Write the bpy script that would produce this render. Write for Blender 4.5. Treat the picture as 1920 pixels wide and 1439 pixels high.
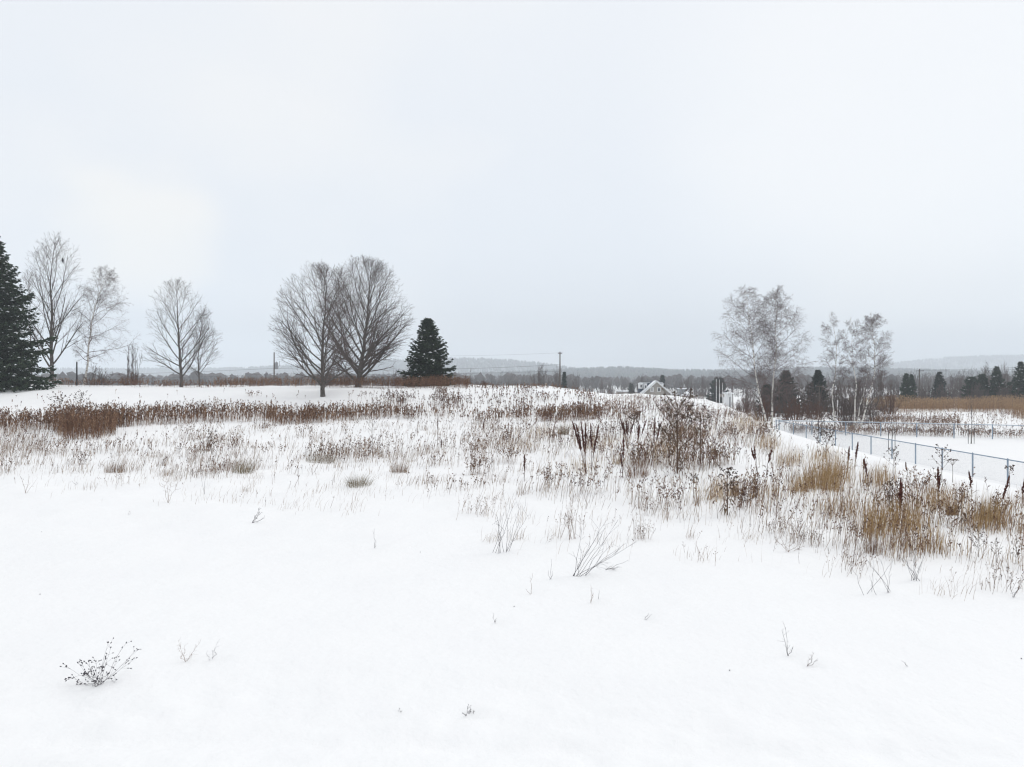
import bpy, math, random
import numpy as np

# ------------------------------------------------------------------ clear
for o in list(bpy.data.objects):
    bpy.data.objects.remove(o, do_unlink=True)
SC = bpy.context.scene
COL = SC.collection
PI = math.pi

# ------------------------------------------------------------------ camera
CAMZ = 3.5            # metres above the near snow field
F = 1333.0            # focal length in pixels of the 1920 wide photograph
HOR = 705.0           # row of the level horizon
cam_d = bpy.data.cameras.new('camera')
cam = bpy.data.objects.new('camera', cam_d)
COL.objects.link(cam)
cam.location = (0, 0, CAMZ)
cam.rotation_euler = (PI / 2, 0, 0)
cam_d.sensor_width = 36.0
cam_d.lens = 36.0 * F / 1920.0
cam_d.shift_y = -(719.5 - HOR) / 1920.0
cam_d.clip_start = 0.1
cam_d.clip_end = 20000
SC.camera = cam

# ------------------------------------------------------------------ world: bright overcast
SUN_EL, SUN_AZ = math.radians(38), math.radians(62)
world = bpy.data.worlds.new('World')
SC.world = world
world.use_nodes = True
wn, wl = world.node_tree.nodes, world.node_tree.links
wn.clear()
w_out = wn.new('ShaderNodeOutputWorld')
w_bg = wn.new('ShaderNodeBackground')
w_sky = wn.new('ShaderNodeTexSky')
w_sky.sky_type = 'NISHITA'
w_sky.sun_disc = False
w_sky.sun_elevation = SUN_EL
w_sky.sun_rotation = SUN_AZ
w_scale = wn.new('ShaderNodeMix'); w_scale.data_type = 'RGBA'; w_scale.blend_type = 'MULTIPLY'
w_scale.inputs['Factor'].default_value = 1.0
w_scale.inputs[7].default_value = (0.10, 0.10, 0.10, 1)
wl.new(w_sky.outputs[0], w_scale.inputs[6])
w_tc = wn.new('ShaderNodeTexCoord')
w_sep = wn.new('ShaderNodeSeparateXYZ')
wl.new(w_tc.outputs['Generated'], w_sep.inputs[0])
w_ramp = wn.new('ShaderNodeValToRGB')
e = w_ramp.color_ramp.elements
e[0].position = 0.0; e[0].color = (0.725, 0.765, 0.83, 1)
e[1].position = 1.0; e[1].color = (1.02, 1.03, 1.05, 1)
x = w_ramp.color_ramp.elements.new(0.16); x.color = (0.795, 0.832, 0.885, 1)
x = w_ramp.color_ramp.elements.new(0.45); x.color = (0.862, 0.886, 0.918, 1)
wl.new(w_sep.outputs['Z'], w_ramp.inputs[0])
w_noise = wn.new('ShaderNodeTexNoise')
w_noise.inputs['Scale'].default_value = 2.1
w_noise.inputs['Detail'].default_value = 3.0
w_noise.inputs['Roughness'].default_value = 0.45
w_map = wn.new('ShaderNodeMapping')
w_map.inputs['Location'].default_value = (0.55, 0.15, 0.3)
w_map.inputs['Scale'].default_value = (1.0, 1.0, 1.6)
wl.new(w_tc.outputs['Generated'], w_map.inputs[0])
wl.new(w_map.outputs[0], w_noise.inputs['Vector'])
w_nr = wn.new('ShaderNodeMapRange')
w_nr.inputs['From Min'].default_value = 0.47
w_nr.inputs['From Max'].default_value = 0.72
wl.new(w_noise.outputs[0], w_nr.inputs['Value'])
w_cl = wn.new('ShaderNodeMix'); w_cl.data_type = 'RGBA'
w_cl.inputs[7].default_value = (0.93, 0.925, 0.915, 1)
wl.new(w_nr.outputs[0], w_cl.inputs['Factor'])
wl.new(w_ramp.outputs[0], w_cl.inputs[6])
def thin_cloud(direction, inner, outer, amount, src, col):
    """a brighter, thinner part of the cloud deck"""
    nrmv = wn.new('ShaderNodeVectorMath'); nrmv.operation = 'NORMALIZE'
    wl.new(w_tc.outputs['Generated'], nrmv.inputs[0])
    dt = wn.new('ShaderNodeVectorMath'); dt.operation = 'DOT_PRODUCT'
    l = math.sqrt(sum(c * c for c in direction)); dt.inputs[1].default_value = [c / l for c in direction]
    wl.new(nrmv.outputs[0], dt.inputs[0])
    mr = wn.new('ShaderNodeMapRange'); mr.interpolation_type = 'SMOOTHSTEP'
    mr.inputs['From Min'].default_value = math.cos(math.radians(outer)); mr.inputs['From Max'].default_value = math.cos(math.radians(inner))
    mr.inputs['To Max'].default_value = amount
    ad = wn.new('ShaderNodeMath'); ad.operation = 'MULTIPLY_ADD'; ad.inputs[1].default_value = 0.05; 
    wl.new(w_noise.outputs[0], ad.inputs[0]); wl.new(dt.outputs['Value'], ad.inputs[2])
    sb = wn.new('ShaderNodeMath'); sb.operation = 'SUBTRACT'; sb.inputs[1].default_value = 0.027
    wl.new(ad.outputs[0], sb.inputs[0]); wl.new(sb.outputs[0], mr.inputs['Value'])
    mx = wn.new('ShaderNodeMix'); mx.data_type = 'RGBA'; mx.inputs[7].default_value = (*col, 1)
    wl.new(mr.outputs[0], mx.inputs['Factor']); wl.new(src, mx.inputs[6])
    return mx.outputs[2]
w_c1 = thin_cloud(((1750 - 960) / F, 1, (705 - 170) / F), 4, 24, 0.75, w_cl.outputs[2], (0.945, 0.95, 0.955))
w_c2 = thin_cloud(((275 - 960) / F, 1, (705 - 455) / F), 0.5, 7.0, 0.95, w_c1, (0.955, 0.935, 0.895))
w_mix = wn.new('ShaderNodeMix'); w_mix.data_type = 'RGBA'
w_mix.inputs['Factor'].default_value = 0.93       # cloud cover over the clear sky
wl.new(w_scale.outputs[2], w_mix.inputs[6])
wl.new(w_c2, w_mix.inputs[7])
wl.new(w_mix.outputs[2], w_bg.inputs['Color'])
w_bg.inputs['Strength'].default_value = 1.0
wl.new(w_bg.outputs[0], w_out.inputs[0])

# ------------------------------------------------------------------ sun behind cloud
sun_d = bpy.data.lights.new('sun', 'SUN')
sun_d.energy = 0.95
sun_d.angle = math.radians(26)
sun_d.color = (1.0, 0.97, 0.93)
sun = bpy.data.objects.new('sun', sun_d)
COL.objects.link(sun)
sun.rotation_euler = (PI / 2 - SUN_EL, 0, PI - SUN_AZ)

# ------------------------------------------------------------------ exposure / render
SC.view_settings.view_transform = 'Standard'
SC.view_settings.look = 'None'
SC.view_settings.gamma = 1.0
SC.view_settings.exposure = 0.085
SC.view_settings.use_curve_mapping = False
SC.render.engine = 'CYCLES'
SC.cycles.max_bounces = 6
SC.cycles.diffuse_bounces = 3
SC.cycles.volume_bounces = 2
SC.cycles.transparent_max_bounces = 16
SC.cycles.use_denoising = True
SC.cycles.denoiser = 'OPENIMAGEDENOISE'
SC.cycles.denoising_input_passes = 'RGB_ALBEDO_NORMAL'
SC.cycles.denoising_prefilter = 'ACCURATE'
SC.cycles.filter_width = 1.2
SC.cycles.use_adaptive_sampling = False

# ================================================================== helpers
def nrm(v):
    return v / np.maximum(np.linalg.norm(v, axis=-1, keepdims=True), 1e-9)

def sst(a, b, x):
    t = np.clip((np.asarray(x, float) - a) / (b - a), 0, 1)
    return t * t * (3 - 2 * t)

_lat = np.random.default_rng(5).random((256, 256))
def vnoise(x, y, s):
    x = np.asarray(x, float) / s; y = np.asarray(y, float) / s
    xi = np.floor(x).astype(int); yi = np.floor(y).astype(int)
    fx = x - xi; fy = y - yi
    fx = fx * fx * (3 - 2 * fx); fy = fy * fy * (3 - 2 * fy)
    g = lambda i, j: _lat[i % 256, j % 256]
    a = g(xi, yi) * (1 - fx) + g(xi + 1, yi) * fx
    b = g(xi, yi + 1) * (1 - fx) + g(xi + 1, yi + 1) * fx
    return a * (1 - fy) + b * fy - 0.5

def terrain(X, Y):
    X = np.asarray(X, float); Y = np.asarray(Y, float)
    z = 0.6 * sst(25, 62, Y)
    z = z + 1.6 * sst(59, 73, Y - 2.2 * vnoise(X, Y * 0 + 3.3, 9.0)) * (1 - sst(2, 13, X - (Y - 70) * 0.1))
    # uneven crest of the bank, wind drifts on the field
    z = z + 0.24 * vnoise(X + 40, Y * 0.6, 6.5) * sst(55, 72, Y) * (1 - sst(90, 130, Y)) * (1 - sst(8, 18, X))
    z = z + 0.26 * vnoise(X, Y, 7.0) * sst(12, 30, Y) * (1 - sst(200, 300, Y))
    f = sst(11, 22, Y) * (1 - sst(150, 200, Y)) * (1 - sst(22, 23.5, X) * (1 - sst(64, 70, Y)))
    z = z + (0.19 * vnoise(X * 0.8 + Y * 0.25, Y + 17, 1.7) + 0.09 * vnoise(X + 3, Y * 0.8 + 17, 0.7)) * f
    d = sst(0, 9, X - (14.5 + 12 * sst(62, 105, Y)))
    z = z - 0.5 * sst(17, 30, X) * sst(60, 90, Y)
    court = -1.75 - 0.5 * sst(70, 120, Y) + 0.28 * vnoise(X, Y, 3.1) * sst(62, 72, Y + 0.3 * (X - 24)) * (1 - sst(120, 150, Y))
    z = z * (1 - d) + court * d
    ys = 88 + 25 * sst(5, 20, X)
    z = z - 4.9 * sst(0, 62, Y - ys) * (1 - 0.62 * d)
    z = z - 3.6 * sst(200, 900, Y)
    # road shoulder: scraped, crumbly snow along the bottom of the frame
    sh = 1 - sst(7.3, 8.7, Y + 0.10 * X + 0.5 * vnoise(X, Y, 2.3))
    lump = np.maximum(vnoise(X * 0.8, Y * 1.3, 0.33), 0.02)
    z = z + sh * (-0.10 + 0.035 * vnoise(X * 0.7, Y * 1.4, 0.6) + 0.15 * lump * (vnoise(X, Y, 1.9) + 0.45) + 0.040 * vnoise(X, Y, 0.17))
    z = z - 0.045 * np.exp(-((Y - 6.9 + 0.03 * X) / 0.16) ** 2)
    # long wind ripples on the open drift
    z = z + 0.020 * vnoise(X * 0.35 + 0.5 * Y, Y * 1.3 - 0.25 * X, 0.55) * (1 - sh) * (1 - sst(16, 24, Y))
    z = z + 0.05 * vnoise(X, Y, 2.6) * (1 - sst(14, 20, Y))
    return z

def unproj(px, py):
    """point of the snow surface seen at a pixel of the 1920 px photograph"""
    px = np.atleast_1d(np.asarray(px, float)); py = np.atleast_1d(np.asarray(py, float))
    rx = (px - 960) / F; rz = -(py - HOR) / F
    hit = np.zeros(px.shape, bool)
    lo = np.full(px.shape, 110.0); hi = np.full(px.shape, 120.0)
    act = np.arange(len(px))
    Y = np.maximum(4.0, 1.6 / np.maximum(-rz, 1e-4))      # no ground lies higher than this
    Y = np.minimum(Y, 60.0)
    Y = Y.copy()
    while len(act):
        Yn = Y[act] * 1.025
        below = (CAMZ + rz[act] * Yn) < terrain(rx[act] * Yn, Yn)
        h = act[below]
        lo[h] = Y[h]; hi[h] = Yn[below]; hit[h] = True
        Y[act] = Yn
        act = act[~below & (Yn < 160)]
    for _k in range(9):
        m = (lo + hi) / 2
        b = (CAMZ + rz * m) < terrain(rx * m, m)
        hi = np.where(b, m, hi); lo = np.where(b, lo, m)
    out = (lo + hi) / 2
    X = rx * out
    return np.stack([X, out, terrain(X, out)], 1), hit

def at(px, Y):
    """ground point at depth Y under a pixel column"""
    X = (px - 960) / F * Y
    return np.array([X, Y, float(terrain(X, Y))])

def pt(px, py, Y):
    return np.array([(px - 960) / F * Y, Y, CAMZ - (py - HOR) / F * Y])

class Geo:
    def __init__(s):
        s.v, s.q, s.t, s.a, s.n = [], [], [], [], 0
    def add(s, v, quads=None, tris=None, tint=None):
        v = np.asarray(v, np.float32).reshape(-1, 3)
        if quads is not None and len(quads): s.q.append(np.asarray(quads, np.int64).reshape(-1, 4) + s.n)
        if tris is not None and len(tris): s.t.append(np.asarray(tris, np.int64).reshape(-1, 3) + s.n)
        if tint is None: tint = np.full(len(v), 0.5)
        s.a.append(np.broadcast_to(np.asarray(tint, np.float32), (len(v),)) if np.ndim(tint) else np.full(len(v), tint, np.float32))
        s.v.append(v); s.n += len(v)
        return s
    def tubes(s, P0, P1, R0, R1, sides=3, tint=None):
        P0 = np.asarray(P0, float).reshape(-1, 3); P1 = np.asarray(P1, float).reshape(-1, 3)
        n = len(P0)
        if n == 0: return s
        R0 = np.broadcast_to(np.asarray(R0, float), (n,)); R1 = np.broadcast_to(np.asarray(R1, float), (n,))
        d = nrm(P1 - P0)
        ref = np.where(np.abs(d[:, 2:3]) > 0.9, np.array([[1.0, 0, 0]]), np.array([[0, 0, 1.0]]))
        a = nrm(np.cross(d, ref)); b = np.cross(d, a)
        ang = np.arange(sides) * 2 * PI / sides
        ring = a[:, None] * np.cos(ang)[None, :, None] + b[:, None] * np.sin(ang)[None, :, None]
        v = np.concatenate([P0[:, None] + ring * R0[:, None, None], P1[:, None] + ring * R1[:, None, None]], 1)
        i = np.arange(sides); j = (i + 1) % sides
        q = np.stack([i, j, j + sides, i + sides], 1)
        q = (np.arange(n) * 2 * sides)[:, None, None] + q[None]
        tt = None if tint is None else np.repeat(np.broadcast_to(np.asarray(tint, float), (n,)), 2 * sides)
        return s.add(v.reshape(-1, 3), quads=q.reshape(-1, 4), tint=tt)
    def ribbons(s, P, W, tint=None, rng=None):
        """P (n,k,3) centre lines, W (n,k) widths"""
        n, k, _ = P.shape
        az = rng.uniform(0, PI, n)
        side = np.stack([np.cos(az), np.sin(az) * 0.6, np.zeros(n)], 1)[:, None] * W[:, :, None] * 0.5
        v = np.stack([P - side, P + side], 2).reshape(-1, 3)
        i = np.arange(k - 1) * 2
        q = np.stack([i, i + 1, i + 3, i + 2], 1)
        q = (np.arange(n) * 2 * k)[:, None, None] + q[None]
        tt = None if tint is None else np.repeat(tint, 2 * k)
        return s.add(v, quads=q.reshape(-1, 4), tint=tt)
    def bits(s, C, D, L, W, tint=None, rng=None):
        """small elongated seeds: 3-sided spindles centred at C along D"""
        n = len(C)
        if n == 0: return s
        D = nrm(D)
        ref = nrm(rng.normal(size=(n, 3)))
        a = nrm(np.cross(D, ref)); b = np.cross(D, a)
        L = np.broadcast_to(L, (n,))[:, None]; W = np.broadcast_to(W, (n,))[:, None]
        v = np.stack([C - D * L, C + D * L, C + a * W, C - a * W * 0.5 + b * W * 0.87, C - a * W * 0.5 - b * W * 0.87], 1)
        f = np.array([[0, 3, 2], [0, 4, 3], [0, 2, 4], [1, 2, 3], [1, 3, 4], [1, 4, 2]])
        f = (np.arange(n) * 5)[:, None, None] + f[None]
        tt = None if tint is None else np.repeat(np.broadcast_to(tint, (n,)), 5)
        return s.add(v.reshape(-1, 3), tris=f.reshape(-1, 3), tint=tt)
    def flakes(s, C, D, L, W, tint=None, rng=None):
        """flat little seed husks, one rhombus each"""
        n = len(C)
        if n == 0: return s
        D = nrm(D); a = nrm(np.cross(D, nrm(rng.normal(size=(n, 3)))))
        L = np.broadcast_to(L, (n,))[:, None]; W = np.broadcast_to(W, (n,))[:, None]
        v = np.stack([C - D * L, C + a * W, C + D * L, C - a * W], 1)
        return s.add(v.reshape(-1, 3), quads=np.arange(n * 4).reshape(-1, 4), tint=None if tint is None else np.repeat(np.broadcast_to(tint, (n,)), 4))
    def strips(s, P0, P1, W0, W1, tint=None, rng=None):
        n = len(P0)
        if n == 0: return s
        d = nrm(P1 - P0); a = nrm(np.cross(d, nrm(rng.normal(size=(n, 3)))))
        W0 = np.broadcast_to(W0, (n,))[:, None]; W1 = np.broadcast_to(W1, (n,))[:, None]
        v = np.stack([P0 - a * W0, P0 + a * W0, P1 + a * W1, P1 - a * W1], 1)
        return s.add(v.reshape(-1, 3), quads=np.arange(n * 4).reshape(-1, 4), tint=None if tint is None else np.repeat(np.broadcast_to(tint, (n,)), 4))
    def box(s, c, size, tint=None):
        c = np.asarray(c, float); h = np.asarray(size, float) / 2
        v = np.array([[sx, sy, sz] for sx in (-1, 1) for sy in (-1, 1) for sz in (-1, 1)]) * h + c
        q = [[0, 1, 3, 2], [4, 6, 7, 5], [0, 4, 5, 1], [2, 3, 7, 6], [0, 2, 6, 4], [1, 5, 7, 3]]
        return s.add(v, quads=q, tint=tint)
    def mesh(s, name, smooth=False):
        me = bpy.data.meshes.new(name)
        v = np.concatenate(s.v).astype(np.float32)
        q = np.concatenate(s.q) if s.q else np.zeros((0, 4), int)
        t = np.concatenate(s.t) if s.t else np.zeros((0, 3), int)
        me.vertices.add(len(v)); me.vertices.foreach_set('co', v.ravel())
        loops = np.concatenate([q.ravel(), t.ravel()]).astype(np.int32)
        tot = np.concatenate([np.full(len(q), 4), np.full(len(t), 3)]).astype(np.int32)
        st = np.concatenate([[0], np.cumsum(tot)[:-1]]).astype(np.int32)
        me.loops.add(len(loops)); me.loops.foreach_set('vertex_index', loops)
        me.polygons.add(len(tot)); me.polygons.foreach_set('loop_start', st); me.polygons.foreach_set('loop_total', tot)
        if smooth: me.polygons.foreach_set('use_smooth', np.ones(len(tot), bool))
        at_ = me.attributes.new('tint', 'FLOAT', 'POINT')
        at_.data.foreach_set('value', np.concatenate(s.a).astype(np.float32))
        me.update(calc_edges=True)
        return me

def link(name, data, mat=None, parent=None, label=None, cat=None, group=None, kind=None, loc=None):
    if isinstance(data, Geo): data = data.mesh(name)
    o = bpy.data.objects.new(name, data)
    COL.objects.link(o)
    if mat is not None and not data.materials: data.materials.append(mat)
    if parent is not None: o.parent = parent
    if loc is not None: o.location = [float(c) for c in loc]
    if label: o['label'] = label
    if cat: o['category'] = cat
    if group: o['group'] = group
    if kind: o['kind'] = kind
    return o

def thing(name, label, cat, loc, group=None):
    o = bpy.data.objects.new(name, None)
    o.empty_display_size = 0.2
    COL.objects.link(o)
    o.location = [float(c) for c in loc]
    o['label'] = label; o['category'] = cat
    if group: o['group'] = group
    return o

# ------------------------------------------------------------------ materials
def mat_ramp(name, cols, rough=0.85, noise=6.0, noise_amt=0.25, use_tint=True, bump=0.0, bump_scale=20.0, spec=0.2, metal=0.0):
    m = bpy.data.materials.new(name); m.use_nodes = True
    nt = m.node_tree; n, l = nt.nodes, nt.links
    b = n['Principled BSDF']
    b.inputs['Roughness'].default_value = rough
    b.inputs['Specular IOR Level'].default_value = spec
    b.inputs['Metallic'].default_value = metal
    tc = n.new('ShaderNodeTexCoord')
    nz = n.new('ShaderNodeTexNoise'); nz.inputs['Scale'].default_value = noise; nz.inputs['Detail'].default_value = 3
    l.new(tc.outputs['Object'], nz.inputs['Vector'])
    rp = n.new('ShaderNodeValToRGB')
    el = rp.color_ramp.elements
    el[0].position = 0; el[0].color = (*cols[0], 1)
    el[1].position = 1; el[1].color = (*cols[-1], 1)
    for i, c in enumerate(cols[1:-1]):
        k = el.new((i + 1) / (len(cols) - 1)); k.color = (*c, 1)
    mm = n.new('ShaderNodeMath'); mm.operation = 'MULTIPLY_ADD'
    mm.inputs[1].default_value = noise_amt * 2 if use_tint else 1.6
    l.new(nz.outputs[0], mm.inputs[0])
    if use_tint:
        a = n.new('ShaderNodeAttribute'); a.attribute_name = 'tint'
        sub = n.new('ShaderNodeMath'); sub.operation = 'SUBTRACT'; sub.inputs[1].default_value = noise_amt
        l.new(a.outputs['Fac'], sub.inputs[0]); l.new(sub.outputs[0], mm.inputs[2])
    else:
        mm.inputs[2].default_value = -0.3
    l.new(mm.outputs[0], rp.inputs[0]); l.new(rp.outputs[0], b.inputs['Base Color'])
    if bump:
        n2 = n.new('ShaderNodeTexNoise'); n2.inputs['Scale'].default_value = bump_scale; n2.inputs['Detail'].default_value = 4
        l.new(tc.outputs['Object'], n2.inputs['Vector'])
        bp = n.new('ShaderNodeBump'); bp.inputs['Strength'].default_value = bump; bp.inputs['Distance'].default_value = 0.02
        l.new(n2.outputs[0], bp.inputs['Height']); l.new(bp.outputs[0], b.inputs['Normal'])
    return m

def mat_snow():
    m = mat_ramp('snow', [(0.86, 0.86, 0.862), (0.89, 0.888, 0.884)], rough=0.65, noise=0.6, use_tint=False, spec=0.15)
    nt = m.node_tree; n, l = nt.nodes, nt.links
    b = n['Principled BSDF']
    tc = n.new('ShaderNodeTexCoord')
    prev = None
    for sc, st, di in ((2.2, 0.5, 0.06), (11.0, 0.55, 0.018), (60.0, 0.5, 0.004)):
        nz = n.new('ShaderNodeTexNoise'); nz.inputs['Scale'].default_value = sc; nz.inputs['Detail'].default_value = 4
        l.new(tc.outputs['Object'], nz.inputs['Vector'])
        bp = n.new('ShaderNodeBump'); bp.inputs['Strength'].default_value = st; bp.inputs['Distance'].default_value = di
        l.new(nz.outputs[0], bp.inputs['Height'])
        if prev: l.new(prev.outputs[0], bp.inputs['Normal'])
        prev = bp
    l.new(prev.outputs[0], b.inputs['Normal'])
    return m

M = {}
M['snow'] = mat_snow()
M['snowpad'] = mat_ramp('snow_on_things', [(0.82, 0.84, 0.87), (0.88, 0.89, 0.91)], rough=0.7, noise=9, use_tint=False)
M['brown'] = mat_ramp('dry_brown_weeds', [(0.085, 0.042, 0.028), (0.185, 0.098, 0.058), (0.34, 0.22, 0.135)], noise=0.7, noise_amt=0.2)
M['sparse'] = mat_ramp('dry_grey_brown_weeds', [(0.085, 0.046, 0.038), (0.20, 0.117, 0.073), (0.36, 0.26, 0.16)], noise=0.7, noise_amt=0.2)
M['straw'] = mat_ramp('dry_straw', [(0.21, 0.13, 0.062), (0.36, 0.235, 0.11), (0.50, 0.36, 0.19)], noise=0.9, noise_amt=0.2)
M['olive'] = mat_ramp('faded_grass', [(0.10, 0.08, 0.045), (0.19, 0.15, 0.085), (0.28, 0.22, 0.14)], noise=0.9, noise_amt=0.2)
M['dock'] = mat_ramp('dark_red_seed', [(0.04, 0.013, 0.012), (0.085, 0.026, 0.021), (0.16, 0.062, 0.042)], noise=9, noise_amt=0.2)
M['dockstem'] = mat_ramp('dry_red_stem', [(0.06, 0.03, 0.026), (0.13, 0.065, 0.05)], noise=8, use_tint=False)
M['burr'] = mat_ramp('brown_burr', [(0.040, 0.026, 0.022), (0.085, 0.056, 0.042), (0.14, 0.09, 0.06)], noise=12, noise_amt=0.2)
M['burrstem'] = mat_ramp('brown_stalk', [(0.07, 0.045, 0.034), (0.15, 0.10, 0.07)], noise=8, use_tint=False)
M['leaf'] = mat_ramp('withered_leaf', [(0.07, 0.045, 0.03), (0.16, 0.10, 0.06)], noise=8, use_tint=False)
M['dark'] = mat_ramp('dark_sprig', [(0.045, 0.040, 0.055), (0.10, 0.085, 0.095)], noise=12, use_tint=False)
M['reed'] = mat_ramp('tan_reeds', [(0.15, 0.082, 0.042), (0.25, 0.148, 0.075), (0.36, 0.23, 0.12)], noise=0.35, noise_amt=0.18)
M['plume'] = mat_ramp('reed_plumes', [(0.25, 0.16, 0.09), (0.38, 0.26, 0.15)], noise=0.5, noise_amt=0.2)
M['bark'] = mat_ramp('grey_bark', [(0.045, 0.038, 0.034), (0.10, 0.088, 0.080), (0.16, 0.145, 0.135)], noise=3.5, use_tint=False, bump=0.6, bump_scale=14)
M['twig'] = mat_ramp('grey_twigs', [(0.066, 0.050, 0.046), (0.135, 0.105, 0.096)], noise=1.5, use_tint=False)
M['birchtwig'] = mat_ramp('birch_twigs', [(0.085, 0.062, 0.060), (0.19, 0.15, 0.145)], noise=1.5, use_tint=False)
M['needle'] = mat_ramp('spruce_needles', [(0.010, 0.021, 0.014), (0.024, 0.042, 0.024), (0.050, 0.066, 0.036)], noise=1.1, noise_amt=0.25)
M['farneedle'] = mat_ramp('grey_green_needles', [(0.020, 0.028, 0.024), (0.045, 0.058, 0.048)], noise=0.6, noise_amt=0.25)
M['shrub'] = mat_ramp('shrub_twigs', [(0.065, 0.048, 0.044), (0.13, 0.10, 0.09)], noise=1.2, use_tint=False)
M['redshrub'] = mat_ramp('red_brown_shrub_twigs', [(0.075, 0.038, 0.028), (0.15, 0.080, 0.055)], noise=1.2, use_tint=False)
M['wood'] = mat_ramp('weathered_wood', [(0.07, 0.058, 0.05), (0.14, 0.12, 0.105)], noise=5, use_tint=False, bump=0.3)
M['darkwood'] = mat_ramp('dark_stake', [(0.03, 0.03, 0.035), (0.065, 0.062, 0.068)], noise=5, use_tint=False)
M['wire'] = mat_ramp('cable', [(0.05, 0.05, 0.055), (0.09, 0.09, 0.095)], noise=2, use_tint=False)
M['zinc'] = mat_ramp('galvanised_steel', [(0.20, 0.27, 0.35), (0.30, 0.375, 0.46)], rough=0.45, noise=3, use_tint=False, metal=0.35, spec=0.4)
M['mesh'] = mat_ramp('galvanised_wire', [(0.33, 0.36, 0.40), (0.45, 0.48, 0.52)], rough=0.45, noise=2, use_tint=False, metal=0.3)
M['siding'] = mat_ramp('beige_siding', [(0.27, 0.25, 0.225), (0.34, 0.32, 0.29)], noise=0.9, use_tint=False)
M['white'] = mat_ramp('white_paint', [(0.70, 0.71, 0.72), (0.80, 0.80, 0.80)], rough=0.5, noise=2, use_tint=False)
M['roof'] = mat_ramp('dark_blue_shingle', [(0.030, 0.042, 0.070), (0.055, 0.070, 0.10)], noise=3, use_tint=False)
M['glass'] = mat_ramp('window_glass', [(0.02, 0.025, 0.03), (0.05, 0.06, 0.065)], rough=0.12, noise=1, use_tint=False, spec=0.5)
M['blind'] = mat_ramp('curtained_glass', [(0.30, 0.31, 0.31), (0.42, 0.42, 0.41)], rough=0.3, noise=2, use_tint=False)
M['grey'] = mat_ramp('grey_metal', [(0.22, 0.23, 0.24), (0.30, 0.31, 0.32)], rough=0.5, noise=2, use_tint=False)
M['wood_far'] = mat_ramp('leafless_wood', [(0.060, 0.052, 0.050), (0.105, 0.090, 0.085)], noise=0.02, noise_amt=0.25)
M['hazed_hillwood'] = mat_ramp('hill_forest', [(0.025, 0.038, 0.040), (0.070, 0.078, 0.082), (0.105, 0.106, 0.108)], noise=0.004, noise_amt=0.3)  # blue of the distant haze put into the tree colours

M['woodfloor'] = mat_ramp('shade_toned_woodland_floor', [(0.10, 0.105, 0.11), (0.20, 0.20, 0.21)], noise=0.006, use_tint=False)  # leafless wood and the shade under its trees mixed into one grey

def mat_birch():
    m = mat_ramp('birch_bark', [(0.50, 0.47, 0.43), (0.72, 0.70, 0.66)], noise=2.0, use_tint=False)
    nt = m.node_tree; n, l = nt.nodes, nt.links
    b = n['Principled BSDF']
    src = b.inputs['Base Color'].links[0].from_socket
    tc = n.new('ShaderNodeTexCoord'); mp = n.new('ShaderNodeMapping'); mp.inputs['Scale'].default_value = (3.0, 3.0, 9.0)
    l.new(tc.outputs['Object'], mp.inputs[0])
    nz = n.new('ShaderNodeTexNoise'); nz.inputs['Scale'].default_value = 0.9; nz.inputs['Detail'].default_value = 4
    l.new(mp.outputs[0], nz.inputs['Vector'])
    mr = n.new('ShaderNodeMapRange'); mr.inputs['From Min'].default_value = 0.54; mr.inputs['From Max'].default_value = 0.60
    l.new(nz.outputs[0], mr.inputs['Value'])
    mx = n.new('ShaderNodeMix'); mx.data_type = 'RGBA'; mx.inputs[7].default_value = (0.05, 0.045, 0.042, 1)
    l.new(mr.outputs[0], mx.inputs['Factor']); l.new(src, mx.inputs[6]); l.new(mx.outputs[2], b.inputs['Base Color'])
    return m
M['birch'] = mat_birch()

# ================================================================== ground
def build_ground():
    ys = [-60, -45, -32, -22, -14, -8, -4, -1, 1, 2.4, 3.4, 4.2]
    y = 4.8
    while y < 5200:
        ys.append(y)
        y *= 1.0125 if y < 14 else (1.015 if y < 130 else 1.03)
    ys.append(5200)
    ys = np.array(ys)
    u = np.linspace(-1, 1, 431)
    W = 60 + 1.3 * np.maximum(ys, 0)
    X = W[:, None] * (0.33 * u + 0.67 * u ** 3)[None]
    Y = np.repeat(ys[:, None], len(u), 1)
    Z = terrain(X, Y)
    feet = unproj([185, 160, 215, 348, 396, 878, 928, 1208, 1478, 1512, 473, 938, 1070, 1082, 1100, 1128, 1031, 996, 1108, 703, 1712, 1640, 1480, 315, 383],
                  [1283, 1275, 1270, 1238, 1237, 1339, 1167, 1160, 1228, 1247, 979, 1036, 1010, 1080, 1074, 1070, 1086, 1112, 1130, 1027, 1088, 1112, 1034, 942, 926])[0]
    for k, (fx, fy, fz) in enumerate(feet):      # a little wind scoop round each stem and a drift in its lee
        w = 0.10 + 0.05 * ((k * 7) % 5) / 4
        Z = Z - 0.028 * np.exp(-(((X - fx) ** 2 + (Y - fy) ** 2) / w ** 2)) + 0.030 * np.exp(-(((X - fx - 2.2 * w) / (1.8 * w)) ** 2 + ((Y - fy - 0.5 * w) / w) ** 2))
    g = Geo()
    r, c = X.shape
    idx = np.arange(r * c).reshape(r, c)
    q = np.stack([idx[:-1, :-1], idx[:-1, 1:], idx[1:, 1:], idx[1:, :-1]], -1).reshape(-1, 4)
    g.add(np.stack([X, Y, Z], -1).reshape(-1, 3), quads=q)
    link('ground', g.mesh('ground', smooth=True), M['snow'], kind='structure',
         label='snow covered field with a low bank and a flat yard', cat='ground')
build_ground()

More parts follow.
